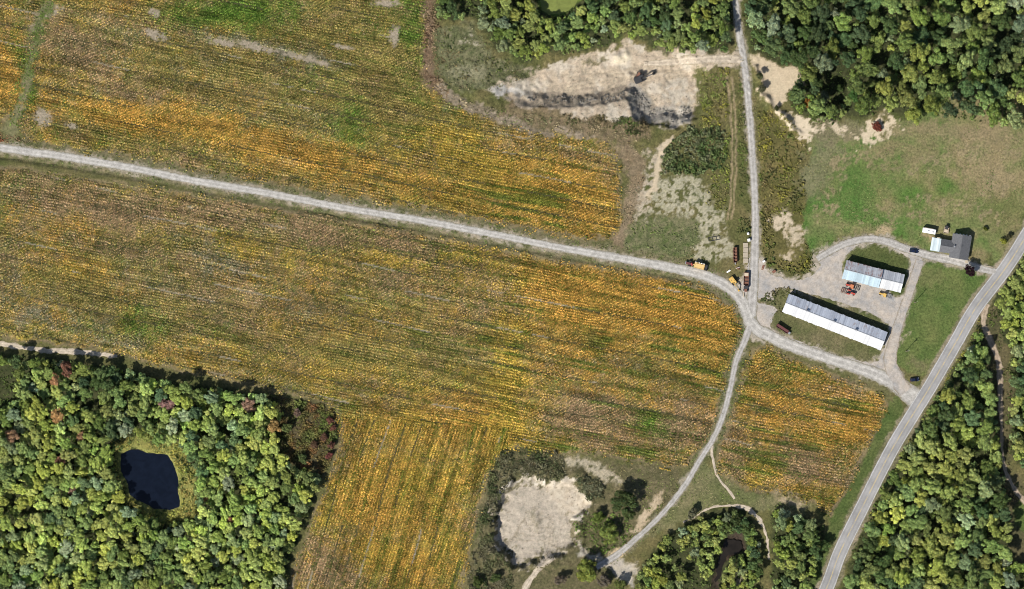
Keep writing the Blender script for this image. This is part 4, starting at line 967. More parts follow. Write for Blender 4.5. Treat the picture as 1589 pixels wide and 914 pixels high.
def crown_arrays(seed, lobes=13, leaves=1050, size=0.074, lobe=(0.15, 0.32)):
    """leaves of a unit crown: lumps of foliage on a dome; returns vertices (4 per leaf) and a shade of its own per leaf"""
    r = np.random.default_rng(seed)
    cen = []; rad = []
    cen.append((0, 0, 0.50)); rad.append(0.40)
    k = 0
    while len(cen) < lobes and k < 400:
        k += 1
        a = r.uniform(0, 2 * np.pi); q = math.sqrt(r.uniform(0.02, 1)) * 0.72
        z = 0.62 * math.sqrt(max(0, 1 - (q / 0.9) ** 2)) - 0.05 + r.uniform(-0.26, 0.22)
        p_ = (q * math.cos(a), q * math.sin(a), z); rr = r.uniform(*lobe)
        if all((p_[0] - c[0]) ** 2 + (p_[1] - c[1]) ** 2 + (p_[2] - c[2]) ** 2 > (0.62 * (rr + s) * 0.8) ** 2 for c, s in zip(cen, rad)):
            cen.append(p_); rad.append(rr)
    cen = np.array(cen); rad = np.array(rad)
    pr = rad ** 2; pr /= pr.sum()
    i = r.choice(len(cen), leaves, p=pr)
    d = r.normal(0, 1, (leaves, 3)); d /= np.linalg.norm(d, axis=1)[:, None]
    d[:, 2] = np.where(d[:, 2] < -0.35, -d[:, 2], d[:, 2])
    pos = cen[i] + d * (rad[i] * r.uniform(0.68, 1.18, leaves))[:, None]
    nrm = d + r.normal(0, 0.5, (leaves, 3)) + np.array((0, 0, 0.2)); nrm /= np.linalg.norm(nrm, axis=1)[:, None]
    t = r.normal(0, 1, (leaves, 3)); t -= nrm * (t * nrm).sum(1)[:, None]; t /= np.linalg.norm(t, axis=1)[:, None]
    bt = np.cross(nrm, t)
    l = (size * r.uniform(0.5, 1.65, leaves))[:, None]
    V = np.stack([pos - t * l, pos - bt * l * 0.7, pos + t * l, pos + bt * l * 0.7], 1).reshape(-1, 3)
    lobe_tone = r.uniform(0.84, 1.18, len(cen))
    v = lobe_tone[i] * r.uniform(0.6, 1.45, leaves)
    hue = r.normal(0, 0.07, leaves)
    vary = np.stack([v * (1 + hue), v, v * (1 - hue)], 1)
    return V, np.repeat(vary, 4, 0)

CROWNS = []
for i in range(9):
    V, vy = crown_arrays(3000 + i, lobes=(14, 18, 22)[i % 3], leaves=(1300, 1500, 1700)[i % 3], size=0.068)
    me = mesh_np('crown', V, np.arange(len(V)).reshape(-1, 4), LEAFO)
    set_col(me, 'vary', vy)
    CROWNS.append(me)
CROWNS_BIG = []
for i in range(6):
    V, vy = crown_arrays(3100 + i, lobes=(13, 16, 20)[i % 3], leaves=(2400, 2700, 3000)[i % 3], size=0.050, lobe=(0.13, 0.31))
    me = mesh_np('crown', V, np.arange(len(V)).reshape(-1, 4), LEAFO)
    set_col(me, 'vary', vy)
    CROWNS_BIG.append(me)
TRUNKS = []
for i in range(3):
    r_ = random.Random(50 + i); m_ = MB()
    m_.cyl((0, 0, 0.5), 0.045, 1.0, seg=7, r2=0.028)
    for k in range(5):
        a = k * 1.26 + r_.uniform(-0.3, 0.3); z0 = r_.uniform(0.7, 0.95)
        m_.bar((0, 0, z0), (0.26 * math.cos(a), 0.26 * math.sin(a), z0 + r_.uniform(0.25, 0.5)), 0.014, 5)
    bmesh.ops.recalc_face_normals(m_.bm, faces=m_.bm.faces[:])
    me = bpy.data.meshes.new('trunk'); m_.bm.to_mesh(me); m_.bm.free(); me.materials.append(BARK)
    TRUNKS.append(me)

def add_tree(name, label, px, py, r, col, rr, group=None, trunk=None, cat='tree', flat=1.0):
    h = trunk if trunk is not None else r * rr.uniform(0.5, 2.1) + 1.0
    t = thing(name, label, cat, px, py, rr.uniform(0, 360), hz(px, py), group)
    pool = CROWNS_BIG if r > 3.3 else CROWNS
    c = link('crown', pool[rr.randrange(len(pool))], t)
    e_ = rr.uniform(0.82, 1.2); c.scale = (r * e_, r / e_, r * rr.uniform(0.85, 1.25) * flat); c.location = (0, 0, h * 0.86)
    c.color = (*col, 1)
    k = link('trunk', TRUNKS[rr.randrange(3)], t)
    k.scale = (r * 0.9, r * 0.9, h + r * 0.25)
    return t

T_MID = (0.190, 0.252, 0.076); T_YEL = (0.285, 0.332, 0.092); T_DRK = (0.095, 0.145, 0.058); T_GRY = (0.235, 0.29, 0.145)
KINDS = {'mid': ('leafy_tree', 'mid-green leafy tree'), 'yel': ('yellowing_tree', 'yellow-green leafy tree'), 'drk': ('shady_tree', 'dark green leafy tree'), 'aut': ('autumn_tree', 'reddish autumn tree')}
# wood, place words, mean radius range in m, odds (mid, yel, drk, aut), tone, crown packing
WOODS = [
    ('pond', WOOD_BL, 'in the wood round the dark pond', (1.3, 4.6), (0.42, 0.46, 0.10, 0.012), 1.30, 0.58),
    ('north', WOOD_TM, 'in the wood above the sand pit', (1.6, 4.2), (0.45, 0.28, 0.26, 0.004), 1.05, 0.62),
    ('ne', WOOD_TR, 'in the big top right wood', (1.8, 6.2), (0.44, 0.20, 0.35, 0.0), 0.95, 0.70),
    ('se', WOOD_BR, 'in the right wood beside the asphalt road', (1.6, 5.4), (0.44, 0.42, 0.14, 0.003), 1.14, 0.62),
    ('se2', WOOD_BR2, 'at the right edge past the sandy wood track', (2.2, 4.2), (0.35, 0.50, 0.15, 0.0), 1.15, 0.62),
    ('south', WOOD_BM, 'in the small wood inside the track loop', (1.7, 3.3), (0.38, 0.36, 0.24, 0.008), 1.0, 0.62),
    ('south2', WOOD_BM2, 'in the grove between the track loop and the road verge', (2.0, 3.9), (0.5, 0.2, 0.3, 0.0), 0.95, 0.62),
]
hc = np.array(HOLLOW, float).mean(0)
GAPS = [SHADE_BM, [tuple(hc + (np.array(p) - hc) * 0.72) for p in HOLLOW], [(828, -40), (830, -5), (838, 20), (855, 28), (876, 26), (894, 14), (906, -2), (905, -40)], [tuple(pc + (p - pc) * 1.42 + np.array((8, -2))) for p in P_],
        [(1566, 790), (1610, 770), (1610, 850), (1575, 850)], [(-60, 560), (25, 575), (20, 625), (-60, 640)]]
trees = []
tr_ = np.random.default_rng(91)
for wi, (key, poly, where, (r0, r1), odds, tone, pack) in enumerate(WOODS):
    P = np.array(poly, float); a = np.maximum(P.min(0), (-16, -16)); b = np.minimum(P.max(0), (1605, 930))
    n = int(np.prod(b - a) * PX * PX * 1.6)
    x = tr_.uniform(a[0], b[0], n); y = tr_.uniform(a[1], b[1], n)
    rad = np.sort(r0 + (r1 - r0) * tr_.beta(1.1, 1.7, n))[::-1]
    d = sdist(x, y, poly) * PX
    ok = d < -0.50 * rad
    gapn = fbm(x, y, 34, 3, 950 + wi)
    ok &= gapn < {'ne': 0.72, 'se': 0.80}.get(key, 0.62 if key == 'south' else 0.82)
    for gp in GAPS: ok &= sdist(x, y, gp) * PX > 0.62 * rad
    for ln, wd in ROADCLEAR: ok &= pdist(x, y, ln) * PX > wd * PX * 0.7 + rad * 0.72
    x, y, rad = x[ok], y[ok], rad[ok]
    ax, ay, ar = [], [], []
    for i in range(len(x)):
        if ax:
            dx = (np.array(ax) - x[i]) * PX; dy = (np.array(ay) - y[i]) * PX
            if np.any(dx * dx + dy * dy < (pack * (np.array(ar) + rad[i])) ** 2): continue
        ax.append(x[i]); ay.append(y[i]); ar.append(rad[i])
    for X_, Y_, r_ in zip(ax, ay, ar):
        # colour goes in drifts through the wood
        q = float(fbm(np.array([X_]), np.array([Y_]), 60, 3, 700 + wi)[0]) * 0.55 + tr_.uniform(0, 1) * 0.45
        cum = np.cumsum(odds)
        qs = min(max((q - 0.18) / 0.64, 0), 0.999)
        order = ['yel', 'mid', 'drk', 'aut']; od = [odds[1], odds[0], odds[2]]
        k = order[int(np.searchsorted(np.cumsum(od) / sum(od), qs))]
        if tr_.uniform() < odds[3]: k = 'aut'
        base = np.array({'mid': T_MID, 'yel': T_YEL, 'drk': T_DRK, 'aut': [(0.23, 0.125, 0.08), (0.27, 0.165, 0.08), (0.19, 0.12, 0.10)][tr_.integers(3)]}[k])
        if k == 'mid' and tr_.uniform() < 0.18: base = np.array(T_GRY)
        c = base * tone * tr_.uniform(0.78, 1.24) * (0.74 + 0.52 * float(fbm(np.array([X_]), np.array([Y_]), 55, 2, 771)[0])) * np.array((tr_.uniform(0.92, 1.1), 1.0, tr_.uniform(0.8, 1.25)))
        trees.append((k, r_, X_, Y_, c, where, key))
def place(key, where, x, y):
    if key == 'pond':
        if y < 600 and x < 425: return 'along the top edge of the pond wood'
        if x > 395: return 'in the part of the pond wood next to the field'
        dx, dy = (x - 233) / 1.3, y - 745
        far = 'close ' if math.hypot(dx, dy) < 95 else ''
        return far + ('right of' if dx > abs(dy) else 'left of' if -dx > abs(dy) else 'below' if dy > 0 else 'above') + ' the dark pond'
    if key == 'north':
        return 'in the wood left of the algae pond' if x < 834 else 'in the wood above the arm of bare sand' if x < 1000 else 'in the wood left of the northern lane'
    if key == 'ne':
        side = 'right of the northern lane' if x < 1290 else 'in the top right wood centre' if x < 1440 else 'in the top right corner wood'
        return ('at the picture top, ' if y < 45 else 'near the meadow, ' if y > 130 else '') + side
    if key == 'se':
        if y < 640: return 'in the upper tip of the right wood beside the road'
        near = float(pdist(np.array([x]), np.array([y]), ROAD)[0]) < 75
        lvl = 'upper' if y < 740 else 'middle' if y < 830 else 'lowest'
        return f'in the {lvl} right wood ' + ('near the road' if near else 'away from the road')
    return where
LIMIT = 300
cnt = {}
rest = []
for k, r_, X_, Y_, c, where, key in sorted(trees, key=lambda t: -t[1]):
    inside = -4 < X_ < 1593 and -4 < Y_ < 918
    if inside and cnt.get(k, 0) < LIMIT:
        cnt[k] = cnt.get(k, 0) + 1
        nm, lb = KINDS[k]
        if k == 'mid' and c[2] > 0.46 * c[1]: lb = 'grey-green leafy tree'
        lb = ('small ' if r_ < 2.7 else 'large ' if r_ > 3.9 else '') + lb
        pl = place(key, where, X_, Y_)
        add_tree(nm, f'{lb} {pl}', X_, Y_, r_, c, random.Random(int(X_ * 7 + Y_ * 13)), f'{lb}s {pl}')
    else:
        rest.append((k, r_, X_, Y_, c))
print('TREES', len(trees), cnt, 'rest', len(rest))
# the smallest trees, past the limit, as one mass
Vs, Cs = [], []
small = [crown_arrays(3300 + i, 9, 480, 0.10) for i in range(5)]
for j, (k, r_, X_, Y_, c) in enumerate(rest):
    V, vy = small[j % 5]
    a = j * 2.4
    m = np.array([[math.cos(a), -math.sin(a), 0], [math.sin(a), math.cos(a), 0], [0, 0, 1]]) * r_
    x, y = w2(X_, Y_)
    Vs.append(V @ m.T + np.array((x, y, hz(X_, Y_) + r_ * 0.9))); Cs.append(vy * c[None, :])
if Vs:
    V = np.concatenate(Vs)
    me = mesh_np('forest', V, np.arange(len(V)).reshape(-1, 4), LEAFA); set_col(me, 'tint', np.clip(np.concatenate(Cs), 0, 1))
    link('forest', me, kind='stuff', label='small trees filling the gaps between the larger crowns', category='trees')

# undergrowth on the wood floors
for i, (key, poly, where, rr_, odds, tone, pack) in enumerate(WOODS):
    weeds('undergrowth', poly, 0.22, [WD, WG, (0.085, 0.11, 0.035)], (0.6, 1.3), f'dark undergrowth on the ground {where}', 2300 + i, hgt=1.0, hole=[POND, SHADE_BM, POND_G] , k=4)

# single trees and shrubs
rq = random.Random(5)
PURP = (0.030, 0.016, 0.020)
add_tree('ornamental_tree', 'round dark purple tree beside the house drive', 1504, 420, 3.6, PURP, rq, trunk=3.6)
add_tree('shrub', 'small dark round shrub alone on the lawn right of the farmhouse', 1529, 355, 1.3, (0.09, 0.11, 0.02), rq, trunk=0.9, cat='shrub')
add_tree('shrub', 'yellow-green bush beside the asphalt road near the farmhouse', 1557, 374, 1.9, (0.22, 0.23, 0.04), rq, trunk=1.0, cat='shrub')
add_tree('shrub', 'dark crown standing in for the shadow of the yellow-green roadside bush', 1565, 368, 1.9, (0.06, 0.06, 0.03), rq, trunk=1.6, cat='shrub')  # added dark crown where the yellow-green bush's shadow falls
add_tree('shrub', 'red autumn bush on the pale sand below the top right wood', 1361, 197, 3.0, (0.16, 0.05, 0.035), rq, trunk=0.8, cat='shrub', flat=0.7)
add_tree('broad_tree', 'big dark tree right of the pale sand pit', 965, 778, 7.6, (0.060, 0.085, 0.032), rq, trunk=4.5)
add_tree('broad_tree', 'dark green tree touching the big dark tree right of the pale sand pit', 976, 797, 4.2, (0.07, 0.095, 0.035), rq, trunk=3.0)
add_tree('broad_tree', 'light green tree by the lower right rim of the pale sand pit', 944, 829, 6.4, (0.17, 0.21, 0.055), rq, trunk=2.6)
add_tree('broad_tree', 'small green tree just above the light green pit tree', 928, 801, 4.0, (0.12, 0.16, 0.04), rq, trunk=2.0)
add_tree('broad_tree', 'bright green tree at the bottom edge below the pale sand pit', 912, 884, 7.2, (0.18, 0.21, 0.05), rq, trunk=3.0)
add_tree('broad_tree', 'grey leafless-looking tree at the bottom edge by the pit access track', 870, 900, 3.6, (0.14, 0.115, 0.085), rq, trunk=2.5)
add_tree('broad_tree', 'grey-brown tree in the shade at the end of the farm lane', 936, 900, 4.2, (0.13, 0.11, 0.085), rq, trunk=3.0)
add_tree('broad_tree', 'green tree at the bottom edge near the end of the farm lane', 962, 905, 3.8, (0.11, 0.13, 0.04), rq, trunk=3.0)
add_tree('broad_tree', 'dark green tree left of the pit access track', 768, 896, 3.2, (0.06, 0.085, 0.03), rq, trunk=1.8)
add_tree('broad_tree', 'dark green tree at the bottom of the field edge brush', 742, 902, 3.6, (0.075, 0.10, 0.03), rq, trunk=1.8)
add_tree('broad_tree', 'grey-green tree by the start of the track loop', 1074, 797, 3.4, (0.12, 0.12, 0.075), rq, trunk=2.0)
for k, (x, y, r_, c, lb) in enumerate((
        (1232, 148, 3.4, (0.13, 0.18, 0.04), 'light green tree at the sand edge of the top right wood'),
        (1254, 160, 2.6, (0.30, 0.15, 0.04), 'orange-tinged small tree at the sand edge of the top right wood'),
        (1277, 152, 3.9, (0.14, 0.16, 0.085), 'grey-green tree beside the dark hollow'),
        (1266, 130, 4.2, (0.07, 0.10, 0.035), 'dark tree left of the dark hollow'),
        (1290, 172, 4.4, (0.08, 0.11, 0.04), 'dark tree at the lower end of the dark hollow'),
        (1302, 138, 2.6, (0.06, 0.09, 0.03), 'small dark tree down in the dark hollow'),
        (1262, 182, 3.0, (0.10, 0.13, 0.04), 'small green tree on the sandy bank below the dark hollow'),
        (1323, 150, 3.6, (0.07, 0.14, 0.04), 'deep green tree right of the dark hollow'),
        (1205, 168, 1.6, (0.06, 0.07, 0.03), 'dark bush on the sandy bank by the northern lane'),
        (1178, 118, 2.2, (0.10, 0.11, 0.05), 'grey-green bush between the lane and the bare sand'),
        (1182, 138, 2.4, (0.10, 0.10, 0.055), 'dull green bush on the left edge of the bare sand'))):
    add_tree('edge_tree', lb, x, y, r_, c, rq, trunk=1.2 + r_ * (1.2 if 'hollow' in lb else 0.4))

for x, y, r_, c, lb in (
        (512, 652, 2.2, (0.16, 0.07, 0.055), 'topmost dull red bush on the right rim of the pond wood corner'),
        (517, 664, 1.8, (0.18, 0.085, 0.06), 'small brick-red bush just below the topmost dull red bush of the corner'),
        (503, 678, 2.4, (0.13, 0.075, 0.05), 'brownish red bush set back from the rim of the pond wood corner'),
        (514, 690, 2.4, (0.15, 0.075, 0.055), 'wide dull red bush halfway down the pond wood corner rim'),
        (511, 707, 2.2, (0.17, 0.065, 0.055), 'lowest dark red bush on the pond wood corner rim'),
        (488, 690, 2.4, (0.13, 0.08, 0.05), 'brown bush in the middle of the pond wood corner brush'),
        (462, 640, 2.6, (0.16, 0.11, 0.085), 'greyish brown bush near the top of the pond wood corner brush'),
        (446, 664, 3.2, (0.14, 0.17, 0.06), 'olive green tree at the left side of the corner brush'),
        (470, 712, 3.0, (0.09, 0.12, 0.045), 'dark green tree at the foot of the corner brush')):
    add_tree('corner_bush', lb, x, y, r_, c, rq, trunk=0.8 + r_ * 0.35, cat='bush')

# ------------------------------------------------------------------ shared materials for buildings and machines
def roof_metal(name, c, rust, amount, rough=0.45, metal=0.0, ribs=2.2):
    m, nt, b = new_mat(name)
    p = coord(nt, False)
    sep = nt.nodes.new('ShaderNodeSeparateXYZ'); nt.links.new(p, sep.inputs[0])
    mp = nt.nodes.new('ShaderNodeMapping'); mp.inputs['Scale'].default_value = (1.0, 0.16, 1.0); nt.links.new(p, mp.inputs[0])
    n1 = noise(nt, 0.9, 6, 0.75, mp.outputs[0]); n2 = noise(nt, 0.22, 3, 0.6, p); n3 = noise(nt, 3.0, 3, 0.6, mp.outputs[0])
    f = mth(nt, 'ADD', mth(nt, 'MULTIPLY', n1, 0.65), mth(nt, 'MULTIPLY', n2, 0.45))
    mr = nt.nodes.new('ShaderNodeMapRange'); lo = 0.78 - 0.42 * amount
    mr.inputs[1].default_value = lo; mr.inputs[2].default_value = lo + 0.13; nt.links.new(f, mr.inputs[0])
    # sheets differ a little from one another
    vo = nt.nodes.new('ShaderNodeTexWhiteNoise'); vo.noise_dimensions = '1D'
    nt.links.new(mth(nt, 'FLOOR', mth(nt, 'DIVIDE', sep.outputs[0], 0.95)), vo.inputs['W'])
    base = mixc(nt, 1.0, c, ramp2(nt, vo.outputs[0], (0.74, 0.75, 0.77), (1.1, 1.1, 1.1)), 'MULTIPLY')
    base = mixc(nt, 0.5, base, ramp2(nt, n3, (0.8, 0.8, 0.8), (1.15, 1.15, 1.15), 0.3, 0.7), 'MULTIPLY')
    nt.links.new(mixc(nt, mr.outputs[0], base, rust), b.inputs['Base Color'])
    b.inputs['Roughness'].default_value = rough; b.inputs['Metallic'].default_value = metal; b.inputs['Specular IOR Level'].default_value = 0.3
    return m
RUST = (0.20, 0.085, 0.05)
M_WALL = paint_mat('weathered_siding', (0.36, 0.35, 0.33), 0.8, 0, (0.20, 0.17, 0.14), 0.3)
M_WOODW = paint_mat('barn_board', (0.24, 0.19, 0.15), 0.9, 0, (0.13, 0.10, 0.08), 0.5)
M_WHITE = paint_mat('white_paint', (0.78, 0.78, 0.77), 0.5, 0, (0.6, 0.58, 0.55), 0.15)
M_DARK = paint_mat('dark_steel', (0.035, 0.035, 0.038), 0.6, 0.3, (0.07, 0.05, 0.04), 0.3)
M_TYRE = paint_mat('tyre_rubber', (0.022, 0.022, 0.022), 0.9, 0, (0.06, 0.055, 0.045), 0.35)
M_GLASS = paint_mat('dark_glass', (0.012, 0.014, 0.018), 0.06, 0, (0.02, 0.02, 0.022), 0.1, spec=0.6)
M_GREY = paint_mat('grey_steel', (0.24, 0.25, 0.27), 0.5, 0.2, (0.14, 0.10, 0.08), 0.3)
M_YEL = paint_mat('machine_yellow', (0.52, 0.335, 0.085), 0.6, 0, (0.30, 0.19, 0.09), 0.4)
M_YEL2 = paint_mat('faded_yellow', (0.56, 0.385, 0.15), 0.6, 0, (0.45, 0.26, 0.10), 0.4)
M_RED = paint_mat('tractor_red', (0.38, 0.06, 0.04), 0.55, 0, (0.22, 0.07, 0.04), 0.3)
M_ORG = paint_mat('faded_orange', (0.42, 0.15, 0.065), 0.55, 0, (0.3, 0.12, 0.06), 0.3)
M_RUST = paint_mat('rusty_steel', (0.17, 0.078, 0.05), 0.9, 0, (0.11, 0.055, 0.04), 0.55, 1.2)
M_MAROON = paint_mat('maroon_paint', (0.10, 0.03, 0.03), 0.7, 0, (0.10, 0.05, 0.04), 0.4)
M_TAN = paint_mat('tan_load', (0.45, 0.37, 0.27), 0.9, 0, (0.3, 0.22, 0.15), 0.3)
M_NAVY = paint_mat('navy_car_paint', (0.012, 0.018, 0.045), 0.2, 0.2, (0.02, 0.025, 0.05), 0.1, spec=0.6)
M_CONC = paint_mat('concrete', (0.33, 0.285, 0.22), 0.95, 0, (0.34, 0.28, 0.20), 0.45, 0.8)
M_TIMBER = paint_mat('pole_timber', (0.16, 0.12, 0.09), 0.9, 0, (0.10, 0.08, 0.06), 0.4)
M_SHING, nt, b = new_mat('asphalt_shingle')
p = coord(nt, False)
bk = nt.nodes.new('ShaderNodeTexBrick'); bk.inputs['Scale'].default_value = 1.0
bk.inputs['Color1'].default_value = (0.082, 0.085, 0.093, 1); bk.inputs['Color2'].default_value = (0.125, 0.127, 0.135, 1); bk.inputs['Mortar'].default_value = (0.03, 0.03, 0.033, 1)
bk.inputs['Brick Width'].default_value = 0.33; bk.inputs['Row Height'].default_value = 0.16; bk.inputs['Mortar Size'].default_value = 0.012
nt.links.new(p, bk.inputs['Vector'])
nt.links.new(mixc(nt, 0.7, bk.outputs[0], ramp2(nt, noise(nt, 1.5, 5, 0.7, p), (0.7, 0.7, 0.7), (1.35, 1.33, 1.3), 0.3, 0.7), 'MULTIPLY'), b.inputs['Base Color'])
b.inputs['Roughness'].default_value = 0.9

def slope_grid(name, mat, parent, x0, x1, y0, y1, z0, z1, pitch=0.95, over=0.0):
    """one roof slope of ribbed sheets: raised seams between sheets, ragged lower edge"""
    r = random.Random(name + str(x0) + str(y0))
    m = MB(); th = 0.05
    m.slab([(x0, y0, z0), (x1, y0, z0), (x1, y1, z1), (x0, y1, z1)], th)
    n = int((x1 - x0) / pitch)
    for i in range(n + 1):
        x = x0 + (x1 - x0) * i / n
        m.beam((x, y0, z0 + 0.03), (x, y1, z1 + 0.03), 0.09, 0.12)
    o = m.done(name, mat, parent)
    # loose sheet ends past the eave
    for i in range(n):
        if r.random() < 0.35:
            a = x0 + (x1 - x0) * i / n + 0.06; b_ = a + pitch * 0.8; e = r.uniform(0.08, 0.28) * (1 if y0 < y1 else -1)
            k = (z1 - z0) / (y1 - y0)
            MB().slab([(a, y0 - e, z0 - e * k), (b_, y0 - e, z0 - e * k), (b_, y0, z0), (a, y0, z0)], 0.03).done('sheet_end', mat, o)
    return o

def gable(root, L, Wd, eave, ridge, msouth, mnorth, mwall, over=0.35):
    """walls and two roof slopes; x along the ridge, -y is the sunny side"""
    l, w = L / 2, Wd / 2
    for nm, y in (('wall', -w + over), ('wall', w - over)):
        MB().box(-l + over, l - over, y - 0.08, y + 0.08, 0, eave - 0.02).done(nm, mwall, root)
    for x in (-l + over, l - over):
        MB().prism([(-w + over + 0.1, 0), (w - over - 0.1, 0), (w - over - 0.1, eave - 0.05), (0, ridge - 0.12), (-w + over + 0.1, eave - 0.05)], -0.08, 0.08).done('gable_wall', mwall, root).matrix_basis = Matrix.Translation((x, 0, 0)) @ Matrix.Rotation(R(90), 4, 'Z')
    s = slope_grid('roof_slope', msouth, root, -l, l, -w, 0, eave - 0.15, ridge)
    s['label'] = 'bright sunny roof slope'
    n = slope_grid('roof_slope', mnorth, root, -l, l, w, 0, eave - 0.15, ridge)
    n['label'] = 'shaded roof slope with rust'
    MB().prism([(-0.28, ridge - 0.10), (0, ridge + 0.06), (0.28, ridge - 0.10), (0, ridge - 0.02)], -l - 0.02, l + 0.02).done('ridge_cap', M_GREY, root).matrix_basis = Matrix.Rotation(R(90), 4, 'Z')

# ------------------------------------------------------------------ long barn
cx, cy = (1223.7 + 1365.7) / 2, (455.6 + 543.4) / 2
bn = thing('long_barn', 'long white metal-roofed barn in the middle of the farmyard', 'barn', cx, cy, -21.3)
W_ROOF = roof_metal('white_roof_sheet', (0.47, 0.475, 0.48), (0.30, 0.27, 0.25), 0.30, 0.4)
G_ROOF = roof_metal('galvanised_roof_sheet', (0.46, 0.49, 0.55), (0.26, 0.19, 0.16), 0.44, 0.5)
gable(bn, 164 * PX, 29.9 * PX, 3.9, 6.0, W_ROOF, G_ROOF, M_WALL)
for x in (-15.4, -0.6, 11.6):
    v = MB().box(x - 0.55, x + 0.55, -0.35, 0.45, 5.8, 6.55, 0.04).done('ridge_vent', M_GREY, bn)
    MB().prism([(-0.55, 6.55), (0.55, 6.55), (0, 6.85)], x - 0.7, x + 0.7).done('vent_hood', M_GREY, v).matrix_basis = Matrix.Rotation(R(-90), 4, 'Z')
for x in (-20, -8, 4, 16):
    d = MB().box(x - 1.6, x + 1.6, -4.78, -4.70, 0, 2.9).done('sliding_door', M_WOODW, bn)
    MB().box(x + 1.2, x + 1.3, -4.86, -4.78, 1.0, 1.5).done('handle', M_DARK, d)
for x in np.arange(-25, 25, 3.6):
    w_ = MB().box(x - 0.5, x + 0.5, 4.69, 4.75, 1.6, 2.5).done('window', M_WHITE, bn)
    MB().box(x - 0.42, x + 0.42, 4.75, 4.765, 1.67, 2.43).done('pane', M_GLASS, w_)

# ------------------------------------------------------------------ machine shed in two joined sections
sh = thing('machine_shed', 'pale blue and white roofed machine shed with a rusty back slope', 'shed', 1355, 429, -14.5)
def sub(root, x, y, rz=0):
    return Matrix.Translation((x, y, 0)) @ Matrix.Rotation(R(rz), 4, 'Z')
BLUE_R = roof_metal('pale_blue_roof_sheet', (0.30, 0.385, 0.43), (0.34, 0.37, 0.38), 0.2, 0.45)
RUST_R = roof_metal('rusted_roof_sheet', (0.42, 0.43, 0.46), (0.22, 0.11, 0.085), 0.62, 0.7)
RUST_R2 = roof_metal('part_rusted_roof_sheet', (0.43, 0.445, 0.475), (0.23, 0.15, 0.12), 0.42, 0.6)
def section(tag_, x, y, rz, *a):
    before = set(sh.children)
    gable(sh, *a)
    M_ = sub(sh, x, y, rz)
    for c in set(sh.children) - before:
        c.matrix_basis = M_ @ c.matrix_basis
section('w', -5.95, -0.25, 0, 58.5 * PX, 29 * PX, 4.5, 6.6, BLUE_R, RUST_R, M_WALL)
section('e', 9.6, 0.05, 1.0, 34.5 * PX, 29 * PX, 3.6, 5.5, W_ROOF, RUST_R2, M_WALL)
for x in (-12, -6, 0):
    d = MB().box(x - 2, x + 2, -4.85, -4.75, 0, 3.6).done('sliding_door', M_WOODW, sh)
    MB().box(x + 1.5, x + 1.6, -4.93, -4.85, 1.0, 1.6).done('handle', M_DARK, d)

# ------------------------------------------------------------------ farmhouse
ho = thing('farmhouse', 'farmhouse with dark grey shingle roof and a white carport roof', 'house', 1489.5, 383.2, -9.5)
def gable_roof(root, cxx, cyy, rz, L, Wd, eave, ridge, mat, wall, name='roof_slope'):
    M_ = Matrix.Translation((cxx, cyy, 0)) @ Matrix.Rotation(R(rz), 4, 'Z')
    l, w = L / 2, Wd / 2; o = 0.4
    parts = []
    parts.append(MB().slab([(-l, -w, eave), (l, -w, eave), (l, 0, ridge), (-l, 0, ridge)], 0.12).done(name, mat, root))
    parts.append(MB().slab([(l, w, eave), (-l, w, eave), (-l, 0, ridge), (l, 0, ridge)], 0.12).done(name, mat, root))
    m = MB(); m.prism([(-w + o, 0), (w - o, 0), (w - o, eave + 0.05), (0, ridge - 0.22), (-w + o, eave + 0.05)], -l + o, l - o)
    wl = m.done('wall', wall, root); wl.matrix_basis = M_ @ Matrix.Rotation(R(90), 4, 'Z')
    cap = MB().box(-l, l, -0.12, 0.12, ridge - 0.05, ridge + 0.02).done('ridge_cap', mat, root)
    for q in parts + [cap]: q.matrix_basis = M_
    return parts, wl
sl, wl = gable_roof(ho, 0, 0, 90, 12.6, 10.0, 3.0, 5.6, M_SHING, M_WHITE)
sl2, wl2 = gable_roof(ho, -6.6, -0.9, 0, 7.6, 6.9, 2.8, 4.6, M_SHING, M_WHITE)
for i in range(5):
    MB().box(-3.2 + i * 1.7, -2.65 + i * 1.7, 6.3, 6.75, 2.6, 3.3 + 1.3 * (1 - abs(i - 2) / 2), 0.03).done('gable_bracket', M_WHITE, ho)
MB().cyl((0.5, 0.3, 5.7), 0.16, 1.0).done('vent_pipe', M_DARK, ho)
ch = MB().box(-3.6, -2.9, -0.7, 0.0, 2.5, 5.2, 0.03).done('chimney', M_DARK, ho)
MB().box(-3.7, -2.8, -0.8, 0.1, 5.2, 5.32).done('chimney_cap', M_GREY, ch)
cp = MB().slab([(-15.2, -4.3, 2.65), (-10.3, -4.3, 2.75), (-10.3, 2.5, 2.95), (-15.2, 2.5, 2.85)], 0.1).done('carport_roof', roof_metal('carport_sheet', (0.47, 0.54, 0.56), (0.4, 0.42, 0.42), 0.15, 0.4), ho)
for x in (-15.0, -10.6):
    for y in (-4.1, 2.3):
        MB().box(x - 0.07, x + 0.07, y - 0.07, y + 0.07, 0, 2.62).done('carport_post', M_WHITE, ho)
for i, (x, y) in enumerate(((-2.5, -5.87), (2.0, -5.87))):
    w_ = MB().box(x - 0.6, x + 0.6, y - 0.06, y, 0.9, 2.1).done('window', M_WHITE, ho)
    MB().box(x - 0.5, x + 0.5, y - 0.075, y - 0.06, 1.0, 2.0).done('pane', M_GLASS, w_)
d = MB().box(-0.5, 0.5, -5.95, -5.87, 0, 2.05).done('door', M_WOODW, ho)
MB().cyl((0.38, -5.98, 1.0), 0.04, 0.06, 'y').done('handle', M_GREY, d)
st = MB()
for k in range(3):
    st.box(4.0, 5.4, -6.9 - 0.42 * k, -5.9, 0.0 + 0.001 * k, 0.55 - 0.17 * k)
st.done('front_steps', M_CONC, ho)
